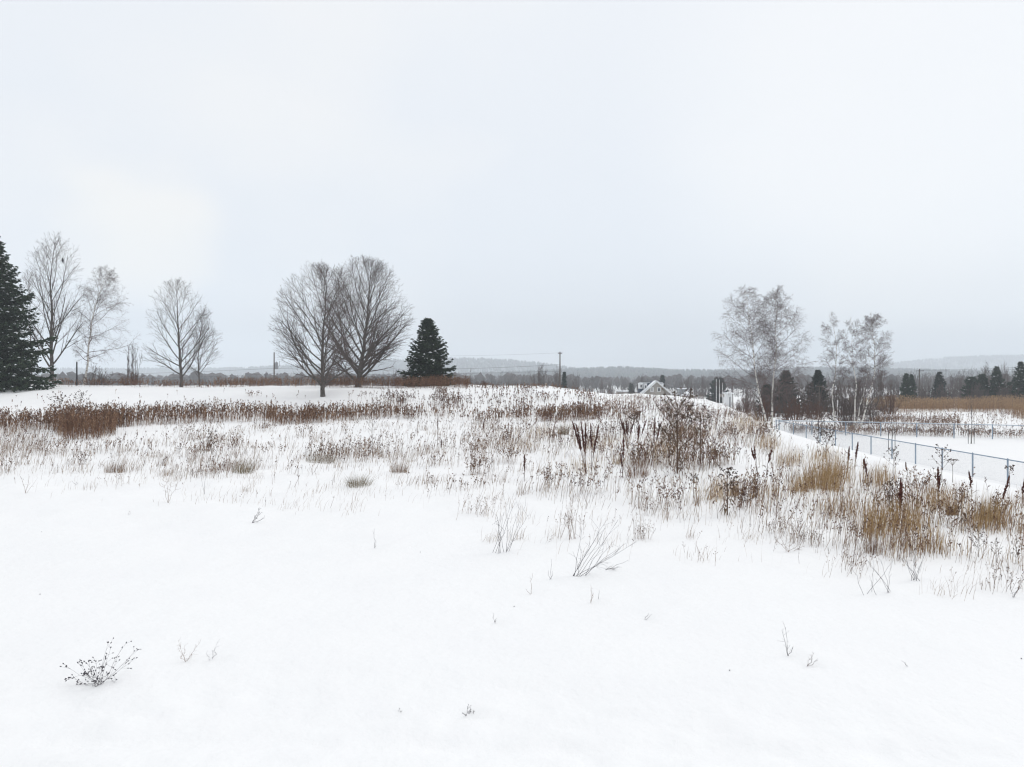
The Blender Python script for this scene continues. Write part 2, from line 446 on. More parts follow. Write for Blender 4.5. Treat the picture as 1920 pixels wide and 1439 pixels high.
# ---- hills: slopes with tree shade mixed into their grey, carrying a far-off wood
def ridge(name, D, prof, depth, base, tree_h, n_tree, seed, conifer=0.4, clearing=None, label=''):
    rng = np.random.default_rng(seed)
    pxs = np.array([p[0] for p in prof], float); pys = np.array([p[1] for p in prof], float)
    def crest(X):
        px = X / D * F + 960
        y = np.interp(px, pxs, pys)
        return CAMZ + (HOR - y) / F * D - tree_h * 0.8
    x0, x1 = (pxs[0] - 960) / F * D, (pxs[-1] - 960) / F * D
    def hz(X, Y):
        t = sst(0, 1, (Y - (D - depth)) / depth)
        c = crest(X)
        return base + (c - base) * t + 5 * vnoise(X, Y, 160.0) * np.sin(t * PI) - 0.12 * np.maximum(Y - D, 0)
    gx = np.linspace(x0, x1, 140); gy = np.linspace(D - depth, D + depth * 0.35, 26)
    X, Y = np.meshgrid(gx, gy)
    g = Geo()
    idx = np.arange(X.size).reshape(X.shape)
    q = np.stack([idx[:-1, :-1], idx[:-1, 1:], idx[1:, 1:], idx[1:, :-1]], -1).reshape(-1, 4)
    g.add(np.stack([X, Y, hz(X, Y)], -1).reshape(-1, 3), quads=q)
    link(name, g.mesh(name, smooth=True), M['woodfloor'], kind='structure', label=label, cat='hill')
    tx = rng.uniform(x0, x1, n_tree); ty = rng.uniform(D - depth, D + depth * 0.2, n_tree)
    if clearing is not None:
        keep = np.ones(n_tree, bool)
        for (a, b, ya, yb) in clearing:
            ppx = tx / ty * F + 960
            ppy = HOR - (hz(tx, ty) - CAMZ) / ty * F
            keep &= ~((ppx > a) & (ppx < b) & (ppy > ya) & (ppy < yb))
        tx, ty = tx[keep], ty[keep]
    n = len(tx)
    con = (rng.random(n) < conifer * (0.6 + 1.6 * (vnoise(tx, ty, 220.0) + 0.4)))
    h = tree_h * rng.uniform(0.65, 1.25, n); w = np.where(con, 0.20, 0.34) * h
    mid = np.where(con, 0.16, 0.55) * h
    b = np.stack([tx, ty, hz(tx, ty) - 0.5], 1)
    up = np.array([0, 0, 1.0])
    ring = []
    ph = rng.uniform(0, PI, n)
    for k in range(3):
        a = ph + k * PI * 2 / 3
        ring.append(b + np.stack([np.cos(a) * w, np.sin(a) * w, mid * rng.uniform(0.8, 1.2, n)], 1))
    v = np.stack([b] + ring + [b + up * h[:, None] + rng.normal(0, 0.6, (n, 3)) * [1, 1, 0]], 1)
    f = []
    for k in range(3):
        f += [[0, 1 + (k + 1) % 3, 1 + k], [4, 1 + k, 1 + (k + 1) % 3]]
    f = (np.arange(n) * 5)[:, None, None] + np.array(f)[None]
    tint = np.where(con, rng.uniform(0.0, 0.25, n), rng.uniform(0.45, 1.0, n))
    w_ = Geo().add(v.reshape(-1, 3), tris=f.reshape(-1, 3), tint=np.repeat(tint, 5))
    return w_

woods = []
wg = ridge('hill', 2700, [(-500, 690), (-100, 691), (400, 690), (470, 690), (540, 685), (640, 681), (740, 675), (850, 671), (900, 672),
                          (960, 675), (1010, 680), (1060, 688), (1120, 696), (1300, 702)], 800, -9, 13, 13500, 11,
           label='hazy wooded hill far behind the two maples')
link('hill_forest', wg, M['hazed_hillwood'], kind='stuff', label='pale blue grey forest on the far hill left of centre', cat='forest')
wg = ridge('hill_near', 1600, [(700, 704), (860, 702), (1000, 697), (1070, 692), (1110, 691), (1165, 689), (1200, 691), (1250, 694), (1340, 695),
                               (1420, 694), (1480, 690), (1560, 690), (1660, 693), (1760, 697), (2200, 700)], 560, -8, 11, 14500, 12, conifer=0.55,
           label='low wooded hill behind the house')
link('hill_near_forest', wg, M['hazed_hillwood'], kind='stuff', label='grey forest on the low hill behind the house', cat='forest')
wg = ridge('hill_right', 3300, [(1150, 703), (1330, 700), (1480, 690), (1600, 686), (1690, 678), (1750, 671), (1830, 667), (1920, 665), (2300, 662)],
           900, -9, 13, 12000, 13, clearing=[(1800, 1872, 685, 691), (1730, 1780, 678, 681)],
           label='long pale hill rising at the right edge')
link('hill_right_forest', wg, M['hazed_hillwood'], kind='stuff', label='faint forest on the pale hill at the right edge', cat='forest')

# ================================================================== trees
UP = np.array([0, 0, 1.0])
def grow_tree(seed, path, env, lv, r0, tip=0.35):
    """bare broadleaf. path: trunk points (k,3) rel. to base; env: (centre, radii) ellipsoid;
       lv: per level dict(n, ang, ratio, segs, trop, wob, t0, rr)"""
    rnd = random.Random(seed)
    buckets = [[] for _ in range(len(lv) + 1)]
    c, r = np.array(env[0], float), np.array(env[1], float)
    def raydist(p, d):
        o = [(p[i] - c[i]) / r[i] for i in range(3)]; q = [d[i] / r[i] for i in range(3)]
        A = q[0]**2 + q[1]**2 + q[2]**2; B = 2 * (o[0]*q[0] + o[1]*q[1] + o[2]*q[2]); C = o[0]**2 + o[1]**2 + o[2]**2 - 1
        D = B * B - 4 * A * C
        if D <= 0: return 0.0
        return max((-B + math.sqrt(D)) / (2 * A), 0.0)
    def norm(d):
        l = math.sqrt(d[0]**2 + d[1]**2 + d[2]**2) or 1e-9
        return (d[0] / l, d[1] / l, d[2] / l)
    def kids(pts, rads, dirs, L, level):
        if level > len(lv): return
        P = lv[level - 1]
        n = P['n'] if isinstance(P['n'], int) else P['n'](L)
        az = rnd.uniform(0, 6.28)
        k = len(pts) - 1
        for i in range(n):
            t = P['t0'] + (1 - P['t0']) * (i + rnd.uniform(0.1, 0.9)) / n
            if t > 0.985: t = 0.985
            s = t * k; j = int(s); f = s - j
            p = tuple(pts[j][m] * (1 - f) + pts[j + 1][m] * f for m in range(3))
            rad = rads[j] * (1 - f) + rads[j + 1] * f
            d = dirs[j]
            az += 2.39996 + rnd.uniform(-0.5, 0.5)
            a = P['ang'](t) if callable(P['ang']) else P['ang']
            a *= rnd.uniform(0.75, 1.25)
            ref = (1, 0, 0) if abs(d[0]) < 0.8 else (0, 1, 0)
            u = norm((d[1]*ref[2]-d[2]*ref[1], d[2]*ref[0]-d[0]*ref[2], d[0]*ref[1]-d[1]*ref[0]))
            w = (d[1]*u[2]-d[2]*u[1], d[2]*u[0]-d[0]*u[2], d[0]*u[1]-d[1]*u[0])
            ca, sa = math.cos(a), math.sin(a)
            nd = norm(tuple(d[m]*ca + (u[m]*math.cos(az) + w[m]*math.sin(az))*sa for m in range(3)))
            if level >= 2 and nd[2] < P.get('minz', -0.3): nd = norm((nd[0], nd[1], P.get('minz', -0.3)))
            rd = raydist(p, nd)
            if level == 1: ln = rd * rnd.uniform(0.78, 1.07)
            else: ln = min(L * P['ratio'] * (1.15 - 0.55 * t) * rnd.uniform(0.7, 1.3), rd * 1.1 + 0.35)
            if ln < P.get('minl', 0.15): continue
            rr = min(rad * P['rr'] , rad * 0.85)
            rr = max(rr * (0.6 + 0.4 * min(ln / (P.get('lref', 1e-3)), 1.0)) if 'lref' in P else rr, P.get('rmin', 0.004))
            branch(p, nd, ln, rr, level, i)
    def branch(p, d, L, rad, level, idx):
        P = lv[level - 1]
        n = P['segs']; st = L / n
        pts, rads, dirs = [p], [rad], []
        for i in range(n):
            wv = P['wob']
            d = norm((d[0] + rnd.gauss(0, wv), d[1] + rnd.gauss(0, wv), d[2] + rnd.gauss(0, wv) + P['trop']))
            p = (p[0] + d[0]*st, p[1] + d[1]*st, p[2] + d[2]*st)
            r1 = rad * (1 - (1 - tip) * (i + 1) / n)
            pts.append(p); rads.append(r1); dirs.append(d)
            buckets[level].append((*pts[-2], *p, rads[-2], r1, idx))
        dirs.append(d)
        kids(pts, rads, dirs, L, level + 1)
    pts = [tuple(p) for p in path]
    k = len(pts) - 1
    L0 = sum(math.dist(pts[i], pts[i+1]) for i in range(k))
    rads = [max(r0 * (1 - 0.93 * (i / k)) * (1.25 if i == 0 else 1), 0.012) for i in range(k + 1)]
    dirs = [norm(tuple(pts[i+1][m] - pts[i][m] for m in range(3))) for i in range(k)]; dirs.append(dirs[-1])
    for i in range(k): buckets[0].append((*pts[i], *pts[i+1], rads[i], rads[i+1], 0))
    kids(pts, rads, dirs, L0, 1)
    return [np.array(b, float).reshape(-1, 9) for b in buckets]

def seg_geo(a, sides):
    return Geo().tubes(a[:, :3], a[:, 3:6], a[:, 6], a[:, 7], sides)

def dense_path(pts, n, rng, wob):
    pts = np.array(pts, float)
    t = np.linspace(0, len(pts) - 1, n)
    i = np.minimum(t.astype(int), len(pts) - 2); f = (t - i)[:, None]
    p = pts[i] * (1 - f) + pts[i + 1] * f
    w = rng.normal(0, wob, (n, 3)); w[0] = 0; w[:, 2] = 0
    return p + w

def bare_tree(name, label, Y, path_px, crown_px, seed, lv, r0, trunkmat='bark', twigmat='twig', group=None, limbs=True, sink=0.25, ry=None, npath=14):
    rng = np.random.default_rng(seed)
    px0, py0 = path_px[0]
    base = at(px0, Y)
    P = [pt(px, py, Y) - base for (px, py) in path_px]
    P[0] = np.array([0, 0, -sink])
    for i in range(1, len(P)): P[i][1] = rng.normal(0, 0.15)
    path = dense_path(P, npath, rng, 0.035)
    x0, x1, y0, y1 = crown_px
    a = pt(x0, y0, Y) - base; b = pt(x1, y1, Y) - base
    cen = (a + b) / 2; cen[1] = 0
    rx = abs(b[0] - a[0]) / 2; rz = abs(a[2] - b[2]) / 2
    bk = grow_tree(seed, path, (cen, (rx, ry or rx, rz)), lv, r0)
    t = thing(name, label, 'tree', base, group)
    link('trunk', seg_geo(bk[0], 7).mesh('trunk', smooth=True), M[trunkmat], t)
    if limbs and len(bk[1]):
        g1 = bk[1]
        for k in np.unique(g1[:, 8]):
            link('limb', seg_geo(g1[g1[:, 8] == k], 5).mesh('limb', smooth=True), M[trunkmat if limbs is True else limbs], t)
    g = seg_geo(bk[2], 3); q = np.concatenate(bk[3:])
    g.strips(q[:, :3], q[:, 3:6], q[:, 6], q[:, 7], rng=rng)
    link('crown', g, M[twigmat], t)
    return t, base

maple = lambda n1=22, n2=11, n3=8, n4=4, lo=1.0, hi=0.35: [
    dict(n=n1, ang=lambda t: lo + (hi - lo) * t, ratio=1, segs=10, trop=0.028, wob=0.045, t0=0.11, rr=0.50, minl=0.5, rmin=0.022),
    dict(n=n2, ang=0.50, ratio=0.55, segs=6, trop=0.02, wob=0.07, t0=0.20, rr=0.52, minl=0.3, rmin=0.0135, minz=0.0),
    dict(n=n3, ang=0.60, ratio=0.48, segs=3, trop=0.02, wob=0.09, t0=0.15, rr=0.55, minl=0.2, rmin=0.0100, minz=-0.1),
    dict(n=n4, ang=0.62, ratio=0.6, segs=2, trop=0.02, wob=0.10, t0=0.2, rr=0.6, minl=0.12, rmin=0.0075, minz=-0.2)]
birchlv = lambda n1=26, n2=10, n3=8, n4=6: [
    dict(n=n1, ang=lambda t: 1.25 - 0.6 * t, ratio=1, segs=8, trop=0.03, wob=0.10, t0=0.22, rr=0.42, minl=0.4),
    dict(n=n2, ang=0.75, ratio=0.5, segs=4, trop=-0.03, wob=0.12, t0=0.25, rr=0.5, minl=0.25, rmin=0.0105, minz=-0.6),
    dict(n=n3, ang=0.75, ratio=0.5, segs=3, trop=-0.10, wob=0.15, t0=0.1, rr=0.55, minl=0.15, rmin=0.0078, minz=-0.8),
    dict(n=n4, ang=0.8, ratio=0.55, segs=2, trop=-0.14, wob=0.2, t0=0.1, rr=0.6, minl=0.08, rmin=0.0062, minz=-0.9)]

bare_tree('maple_tree', 'round bare maple with grey trunk rooted on the snowy near side of the bank', 67,
          [(606, 752), (604, 725), (603, 690), (606, 640), (609, 580), (612, 515)], (512, 700, 498, 782), 21, maple(33, 11, 6, 4, 1.15, 0.42), 0.25)
bare_tree('maple_tree', 'broad bare maple with dark forked trunk between the other maple and the spruce', 80,
          [(671, 730), (674, 705), (679, 680), (684, 640), (690, 580), (695, 500)], (592, 774, 486, 764), 22, maple(37, 12, 6, 4, 1.1, 0.45), 0.38)
bare_tree('bare_tree', 'tall thin bare tree beside the large spruce at the left edge', 84,
          [(96, 722), (97, 680), (95, 640), (97, 590), (98, 540), (100, 465)], (44, 164, 440, 750), 23, maple(24, 8, 5, 3, 0.66, 0.36), 0.24)
bare_tree('birch_tree', 'leaning pale birch right of the tall bare tree', 88,
          [(156, 722), (161, 690), (167, 640), (176, 590), (188, 545), (203, 508)], (140, 250, 498, 760), 24, birchlv(34, 9, 7, 5), 0.14,
          trunkmat='birch', twigmat='birchtwig', limbs='birchtwig')
bare_tree('bare_tree', 'dark bare tree with ascending limbs standing alone left of the maples', 86,
          [(339, 724), (339, 700), (337, 670), (336, 630), (334, 585), (332, 535)], (276, 394, 522, 772), 25, maple(22, 8, 5, 3, 1.05, 0.36), 0.21)
bare_tree('bare_tree', 'slim twiggy tree close against the right of the lone dark tree', 88,
          [(374, 724), (375, 700), (374, 670), (375, 630), (376, 590)], (346, 414, 582, 770), 26, maple(22, 7, 5, 3, 0.8, 0.35), 0.10)
bare_tree('bare_tree', 'faint small bare tree half hidden behind the large spruce', 96,
          [(60, 722), (58, 680), (56, 620), (54, 560), (53, 505)], (34, 80, 498, 700), 27, maple(14, 7, 5, 2, 0.8, 0.35), 0.10)

# birches on the right
bare_tree('birch_tree', 'left tree of the tall birch pair beside the fence corner', 62,
          [(1441, 800), (1433, 772), (1424, 740), (1417, 700), (1411, 650), (1406, 600), (1398, 548)], (1338, 1470, 538, 786), 31, birchlv(34, 11, 7, 5), 0.10,
          trunkmat='birch', twigmat='birchtwig', limbs='birchtwig', ry=2.6)
bare_tree('birch_tree', 'right tree of the tall birch pair, straight white trunk at the fence corner', 62.5,
          [(1448, 801), (1448, 770), (1449, 735), (1452, 690), (1456, 640), (1454, 590), (1452, 550)], (1408, 1518, 539, 780), 32, birchlv(34, 11, 7, 5), 0.10,
          trunkmat='birch', twigmat='birchtwig', limbs='birchtwig', ry=2.4)
bare_tree('birch_tree', 'leftmost birch of the trio behind the far fence', 72,
          [(1566, 796), (1562, 765), (1558, 735), (1568, 700), (1568, 660), (1562, 620), (1556, 590)], (1540, 1586, 582, 785), 33, birchlv(24, 9, 7, 6), 0.07,
          trunkmat='birch', twigmat='birchtwig', limbs='birchtwig')
bare_tree('birch_tree', 'middle birch of the trio behind the far fence', 71,
          [(1601, 796), (1603, 760), (1604, 720), (1601, 680), (1598, 640), (1596, 594)], (1576, 1620, 588, 785), 34, birchlv(24, 9, 7, 6), 0.08,
          trunkmat='birch', twigmat='birchtwig', limbs='birchtwig')
bare_tree('birch_tree', 'rightmost birch of the trio with a slanting white trunk', 70,
          [(1612, 790), (1622, 760), (1635, 725), (1643, 695), (1641, 650), (1637, 620), (1633, 590)], (1602, 1672, 582, 786), 35, birchlv(27, 10, 8, 6), 0.08,
          trunkmat='birch', twigmat='birchtwig', limbs='birchtwig')
bare_tree('birch_tree', 'thin slanting birch stem squeezed between the middle and right birches', 71.5,
          [(1604, 796), (1612, 760), (1622, 725), (1630, 690), (1626, 655)], (1604, 1648, 640, 748), 36, birchlv(14, 7, 6, 3), 0.05,
          trunkmat='birch', twigmat='birchtwig', limbs='birchtwig')

# ---- spruces
def spruce_geo(seed, H, R, whorls, per, low=0.03, spray=0.20, snow_share=0.05, dens=1.0, fullness=0.95):
    rng = np.random.default_rng(seed)
    wood, ndl, snow = Geo(), Geo(), Geo()
    tz = np.linspace(0, H, 10)
    tp = np.stack([np.zeros(10), np.zeros(10), tz], 1); tr = np.maximum(R * 0.055 * (1 - tz / H), 0.01)
    wood.tubes(tp[:-1], tp[1:], tr[:-1], tr[1:], 6)
    B0, B1, Rb, SC_, SD, SW = [], [], [], [], [], []
    sn = []
    total = whorls * per
    az = rng.uniform(0, 6.28)
    for w in range(total):
        # more, shorter boughs towards the top
        t = low + (0.985 - low) * (1 - (1 - (w + rng.uniform(0, 1)) / total) ** 1.25)
        Lm = R * (1 - t) ** fullness * (1.0 if t > 0.1 else 0.80 + 2.0 * t)
        az += 2.39996 + rng.normal(0, 0.35)
        if True:
            L = Lm * rng.uniform(0.66, 1.10) * (1 + 0.12 * math.sin(az * 2 + seed + 9 * t) * math.sin(13 * t + seed)) + 0.12
            el = -0.22 + 1.05 * t ** 1.6 + rng.normal(0, 0.08)
            h = np.array([math.cos(az), math.sin(az), 0.0]); sd = np.array([-h[1], h[0], 0])
            s = np.linspace(0, 1, 6)
            sag = -0.12 * L * np.sin(s * PI * 0.75) + 0.10 * L * s ** 3
            p = np.array([0, 0, t * H]) + h * (L * s * math.cos(el))[:, None] + UP * (L * s * math.sin(el) + sag)[:, None]
            B0.append(p[:-1]); B1.append(p[1:]); Rb.append(np.linspace(0.028, 0.006, 5) * (0.5 + L / R))
            nb = max(4, int(dens * (4 + 8 * L)))
            for b in range(nb):
                u = 0.12 + 0.88 * (b + rng.uniform(0, 1)) / nb
                j = min(int(u * 5), 4); f = u * 5 - j
                o = p[j] * (1 - f) + p[j + 1] * f
                sgn = 1 if b % 2 else -1
                bl = (0.34 * L * (1 - 0.72 * u) + 0.12) * rng.uniform(0.7, 1.25)
                d = h * rng.uniform(0.45, 0.9) + sd * sgn * rng.uniform(0.5, 1.0) + UP * rng.uniform(-0.42, 0.08)
                if u > 0.93: d = h + UP * rng.uniform(-0.1, 0.4); bl = 0.22
                d = d / np.linalg.norm(d)
                e_ = o + d * bl
                B0.append(o[None]); B1.append(e_[None]); Rb.append(np.array([0.006]))
                m = max(3, int(dens * 3.2 * bl / spray + 2))
                v = rng.uniform(0.05, 1.05, m)[:, None]
                cc = o + d * bl * v + rng.normal(0, 0.025, (m, 3))
                dd = d * 1.0 + rng.normal(0, 0.55, (m, 3))
                SC_.append(cc); SD.append(dd); SW.append(np.full(m, rng.uniform(0, 1)))
                if rng.random() < snow_share * 0.6 and t < 0.9 and u > 0.35:
                    sn.append((o + d * bl * rng.uniform(0.3, 0.9) + UP * 0.035, rng.uniform(0.10, 0.26)))
    P0 = np.concatenate(B0); P1 = np.concatenate(B1)
    r = np.concatenate(Rb)
    wood.strips(P0, P1, r, r * 0.7, rng=rng)
    C = np.concatenate(SC_); D = nrm(np.concatenate(SD)); T = np.concatenate(SW)
    n = len(C)
    ref = nrm(rng.normal(size=(n, 3)) * [1, 1, 0.6])
    a = nrm(np.cross(D, ref))
    L = spray * rng.uniform(0.6, 1.2, n)[:, None]; W = L * rng.uniform(0.16, 0.30, n)[:, None]
    v = np.stack([C - D * L * 0.35, C + a * W, C + D * L * 0.65, C - a * W], 1)
    ndl.add(v.reshape(-1, 3), quads=np.arange(n * 4).reshape(-1, 4), tint=np.repeat(np.clip(T * 0.6 + rng.uniform(0, 0.4, n), 0, 1), 4))
    if sn:
        for (c, s) in sn:
            ph = rng.uniform(0, 6.28); k = 6
            an = ph + np.arange(k) * 2 * PI / k
            rr = s * rng.uniform(0.6, 1.2, k)
            ring = c + np.stack([np.cos(an) * rr, np.sin(an) * rr, rng.uniform(-0.05, 0.0, k)], 1)
            vv = np.concatenate([ring, [c + UP * s * 0.4], [c - UP * 0.05]])
            f = [[i, (i + 1) % k, k] for i in range(k)] + [[(i + 1) % k, i, k + 1] for i in range(k)]
            snow.add(vv, tris=f)
    return wood, ndl, snow

def spruce(name, label, px, Y, top_py, half_px, seed, whorls=30, per=7, group=None, needle='needle', base_py=None, sink=0.1, **kw):
    base = at(px, Y)
    H = pt(px, top_py, Y)[2] - base[2]
    R = half_px / F * Y
    wd, nd, sn = spruce_geo(seed, H, R, whorls, per, **kw)
    t = thing(name, label, 'tree', base - UP * sink, group)
    link('trunk', wd, M['bark'], t)
    link('crown', nd, M[needle], t)
    if sn.v: link('snow_patches', sn, M['snowpad'], t, kind='stuff')
    return t

spruce('spruce_tree', 'large dark spruce dusted with snow, cut off by the left edge', -14, 72, 440, 116, 41, whorls=40, per=9, spray=0.38, snow_share=0.26, dens=0.85, fullness=0.82)
spruce('spruce_tree', 'dark pyramidal spruce right of the bare maples', 803, 84, 597, 60, 42, whorls=28, per=9, spray=0.28, snow_share=0.09, dens=1.1, fullness=0.76, low=0.01)
spruce('spruce_tree', 'blue green spruce standing behind the reeds, left of the utility pole', 1699, 150, 700, 21, 43, whorls=20, per=8, spray=0.40, dens=1.1, snow_share=0.05)
spruce('spruce_tree', 'twin spruce half hidden behind the spruce left of the utility pole', 1709, 156, 702, 18, 44, whorls=18, per=7, spray=0.40, dens=1.0, snow_share=0.02)
spruce('spruce_tree', 'grey green spruce right of the utility pole behind the reeds', 1761, 160, 697, 25, 45, whorls=20, per=8, spray=0.42, dens=1.0, needle='farneedle', snow_share=0.05)
spruce('spruce_tree', 'pointed dark spruce in the clump at the right, beside the thin bare trunk', 1869, 150, 687, 27, 46, whorls=20, per=8, spray=0.42, dens=1.1, snow_share=0.10)
spruce('spruce_tree', 'tall dark spruce touching the right edge of the clump', 1914, 140, 678, 31, 47, whorls=22, per=8, spray=0.42, dens=1.1, snow_share=0.10)
spruce('spruce_tree', 'small spruce between the two tallest spruces at the right', 1893, 148, 716, 16, 48, whorls=14, per=7, spray=0.40, dens=1.0, snow_share=0.15)
spruce('pine_tree', 'bushy green pine at the left end of the right hand clump', 1822, 150, 708, 22, 49, whorls=12, per=8, spray=0.45, dens=1.0, fullness=0.45, snow_share=0.02)
spruce('pine_tree', 'bushy green pine joined to its neighbour in the right hand clump', 1841, 152, 703, 20, 50, whorls=12, per=8, spray=0.45, dens=1.0, fullness=0.45, snow_share=0.02)
spruce('spruce_tree', 'dark broad conifer behind the three white poles', 1347, 200, 710, 25, 51, whorls=16, per=8, spray=0.55, dens=1.0, needle='farneedle', snow_share=0.0, fullness=0.5)
spruce('spruce_tree', 'round topped conifer rising behind the house roof', 1242, 230, 704, 7, 52, whorls=12, per=7, spray=0.55, dens=0.9, needle='farneedle', snow_share=0.0, fullness=0.4)
spruce('spruce_tree', 'narrow conifer right behind the middle utility pole', 1058, 170, 697, 8, 53, whorls=16, per=7, spray=0.5, dens=0.9, needle='farneedle', snow_share=0.0)
spruce('spruce_tree', 'broad dark conifer behind the tall birch pair', 1474, 110, 695, 36, 54, whorls=18, per=8, spray=0.42, dens=0.9, needle='farneedle', snow_share=0.01, fullness=0.8)
spruce('spruce_tree', 'dark conifer between the birch pair and the birch trio', 1534, 115, 694, 32, 55, whorls=18, per=8, spray=0.42, dens=0.9, needle='farneedle', snow_share=0.01, fullness=0.85)
spruce('spruce_tree', 'lower conifer at the left foot of the birch pair', 1438, 112, 722, 20, 56, whorls=14, per=8, spray=0.42, dens=0.9, needle='farneedle', snow_share=0.01, fullness=0.5)
spruce('spruce_tree', 'dark low conifer left of the house', 1184, 220, 720, 7, 57, whorls=10, per=7, spray=0.6, dens=0.9, needle='farneedle', snow_share=0.0, fullness=0.45)

# ---- leafless shrubs and far trees
def shrub_geo(seed, H, W, stems, sub=7, twig=5, r=0.02, sides=3, upright=1.1):
    rng = np.random.default_rng(seed)
    P0, P1, A, B = [], [], [], []
    for s in range(stems):
        az = rng.uniform(0, 2 * PI); el = (rng.uniform(0.02, 1.0) ** upright) * PI / 2
        q = rng.uniform(0.72, 1.05)
        tip = np.array([math.cos(az) * math.cos(el) * W, math.sin(az) * math.cos(el) * W, H * (0.10 + 0.90 * math.sin(el))]) * q
        b = np.array([math.cos(az), math.sin(az), 0]) * W * 0.45 * rng.uniform(0, 1); b[2] = -0.15
        t = np.linspace(0, 1, 5)[:, None]
        c = b + (tip - b) * t + UP * (t * (1 - t)) * H * 0.3 + rng.normal(0, 0.02 * H, (5, 3)) * t
        P0.append(c[:-1]); P1.append(c[1:]); rr = np.linspace(r, r * 0.3, 5); A.append(rr[:-1]); B.append(rr[1:])
        for k in range(sub):
            u = rng.uniform(0.2, 1) * 4; j = min(int(u), 3); o = c[j] + (c[j + 1] - c[j]) * (u - j)
            d = nrm(nrm(tip - b) + rng.normal(0, 0.5, 3) + UP * 0.2) * H * rng.uniform(0.12, 0.28)
            m = o + d * 0.5 + rng.normal(0, 0.02, 3) * H; e_ = o + d
            P0.append(np.array([o, m])); P1.append(np.array([m, e_])); A.append(np.array([r * 0.45, r * 0.35])); B.append(np.array([r * 0.35, r * 0.25]))
            for q in range(twig):
                v = rng.uniform(0.2, 1); o2 = o + d * v
                d2 = nrm(d / H * 4 + rng.normal(0, 0.55, 3)) * H * rng.uniform(0.05, 0.12)
                P0.append(o2[None]); P1.append((o2 + d2)[None]); A.append([r * 0.28]); B.append([r * 0.2])
    return np.concatenate(P0), np.concatenate(P1), np.concatenate(A), np.concatenate(B)

_shrub_cache = {}
def shrub(label, px, Y, top_py, half_px, mat='shrub', var=0, stems=26, name='shrub', cat='shrub', group=None, upright=1.1, sub=8, twig=5, sink=0.0):
    base = at(px, Y)
    H = max(pt(px, top_py, Y)[2] - base[2], 0.3); W = half_px / F * Y
    key = (var, stems, mat, upright, sub, twig)
    if key not in _shrub_cache:
        rr = 0.013
        p0, p1, a, b = shrub_geo(700 + var, 1.0, 0.9, stems, sub, twig, rr, 3, upright)
        ns = stems
        big = a > rr * 0.5
        _shrub_cache[key] = (Geo().tubes(p0[big], p1[big], a[big], b[big], 4).mesh('stems'),
                             Geo().tubes(p0[~big], p1[~big], a[~big] * 0.9, b[~big] * 0.9, 3).mesh('crown'))
    ms, mc = _shrub_cache[key]
    t = thing(name, label, cat, base - UP * sink, group)
    s1 = link('stems', ms, M[mat], t); s2 = link('crown', mc, M[mat], t)
    # sized in the parts so that the thing itself keeps unit scale
    rz = random.Random(label).uniform(0, 6.28)
    for o in (s1, s2):
        o.scale = (W / 0.9, W / 0.9, H); o.rotation_euler = (0, 0, rz)
    return t

G1 = 'leafless shrubs along the valley'
shrub('tangled low shrub at the foot of the leaning birch', 182, 89, 688, 34, var=1, stems=30)
shrub('three thin whips above a low shrub left of the lone dark tree', 247, 90, 652, 26, var=2, stems=14, upright=0.18, sub=6)
shrub('reddish brown thicket in the gap right of the leaning birch', 244, 88, 698, 30, mat='redshrub', var=3, stems=30)
shrub('grey brown bush behind the left utility pole', 500, 128, 706, 30, var=1, group=None)
shrub('wide grey thicket seen behind the two maple trunks', 640, 140, 695, 62, var=4, stems=34)
shrub('grey thicket filling the gap between maple and spruce', 735, 130, 697, 40, var=2, stems=30)
shrub('rounded grey bush just right of the dark spruce', 876, 150, 698, 20, var=5, stems=30)
shrub('rust red bush on the crest right of the dark spruce', 905, 90, 715, 22, mat='redshrub', var=3, stems=34)
shrub('small dark bush just right of the rust red bush', 937, 115, 714, 16, var=1)
shrub('tall grey bush group left of the middle utility pole', 1013, 180, 691, 24, var=4, stems=34, upright=0.7)
shrub('bare crown showing behind the top of the middle utility pole', 1046, 190, 692, 18, var=5, stems=30, upright=0.7)
shrub('grey bush right of the middle utility pole', 1082, 200, 705, 14, var=2, stems=26)
shrub('small round bare tree standing between the pole and the house', 1128, 240, 713, 8, var=4, stems=26, upright=0.65)
shrub('upright bare bush midway between the pole and the house', 1144, 260, 714, 7, var=5, stems=26, upright=0.65)
shrub('frosted grey tree crown left behind the house', 1205, 240, 708, 18, var=1, stems=34, upright=0.8)
shrub('bare brown treetops right behind the house', 1290, 260, 708, 22, var=2, stems=34, upright=0.7)
shrub('bare brown treetop behind the small white roof', 1318, 270, 709, 16, var=4, stems=30, upright=0.7)
shrub('dense dark bush right of the slim pole near the birches', 1405, 120, 725, 22, var=5, stems=40)
shrub('large dark twiggy bush behind the rightmost birch', 1650, 125, 700, 24, var=1, stems=44, upright=0.8)
shrub('red brown thicket at the foot of the birch pair', 1432, 84, 748, 34, mat='redshrub', var=3, stems=40)
shrub('red brown thicket between the birch pair and trio', 1490, 86, 750, 40, mat='redshrub', var=1, stems=44)
shrub('ochre brown thicket left of the trio of birches', 1528, 88, 752, 28, mat='redshrub', var=2, stems=40)
shrub('dark snowy tangle around the feet of the birch trio', 1590, 74, 752, 40, var=4, stems=44)
shrub('dark shrub right of the slanting birch trunk', 1636, 78, 762, 34, var=5, stems=40)
shrub('dark brown bush filling the space behind the birch pair trunks', 1455, 96, 722, 48, var=1, stems=44)
shrub('dark bush behind the short weathered pole', 1515, 104, 716, 50, var=5, stems=44)
shrub('grey brown bush behind the leftmost birch of the trio', 1570, 100, 714, 44, var=4, stems=44)
shrub('brown bush behind the middle and right birches', 1612, 104, 716, 48, var=1, stems=44)
shrub('low brown bush left of the birch pair beyond the weeds', 1392, 96, 748, 26, mat='redshrub', var=1, stems=44)
shrub('low brown bush where the reed bed begins', 1668, 104, 738, 26, mat='redshrub', var=3, stems=40)
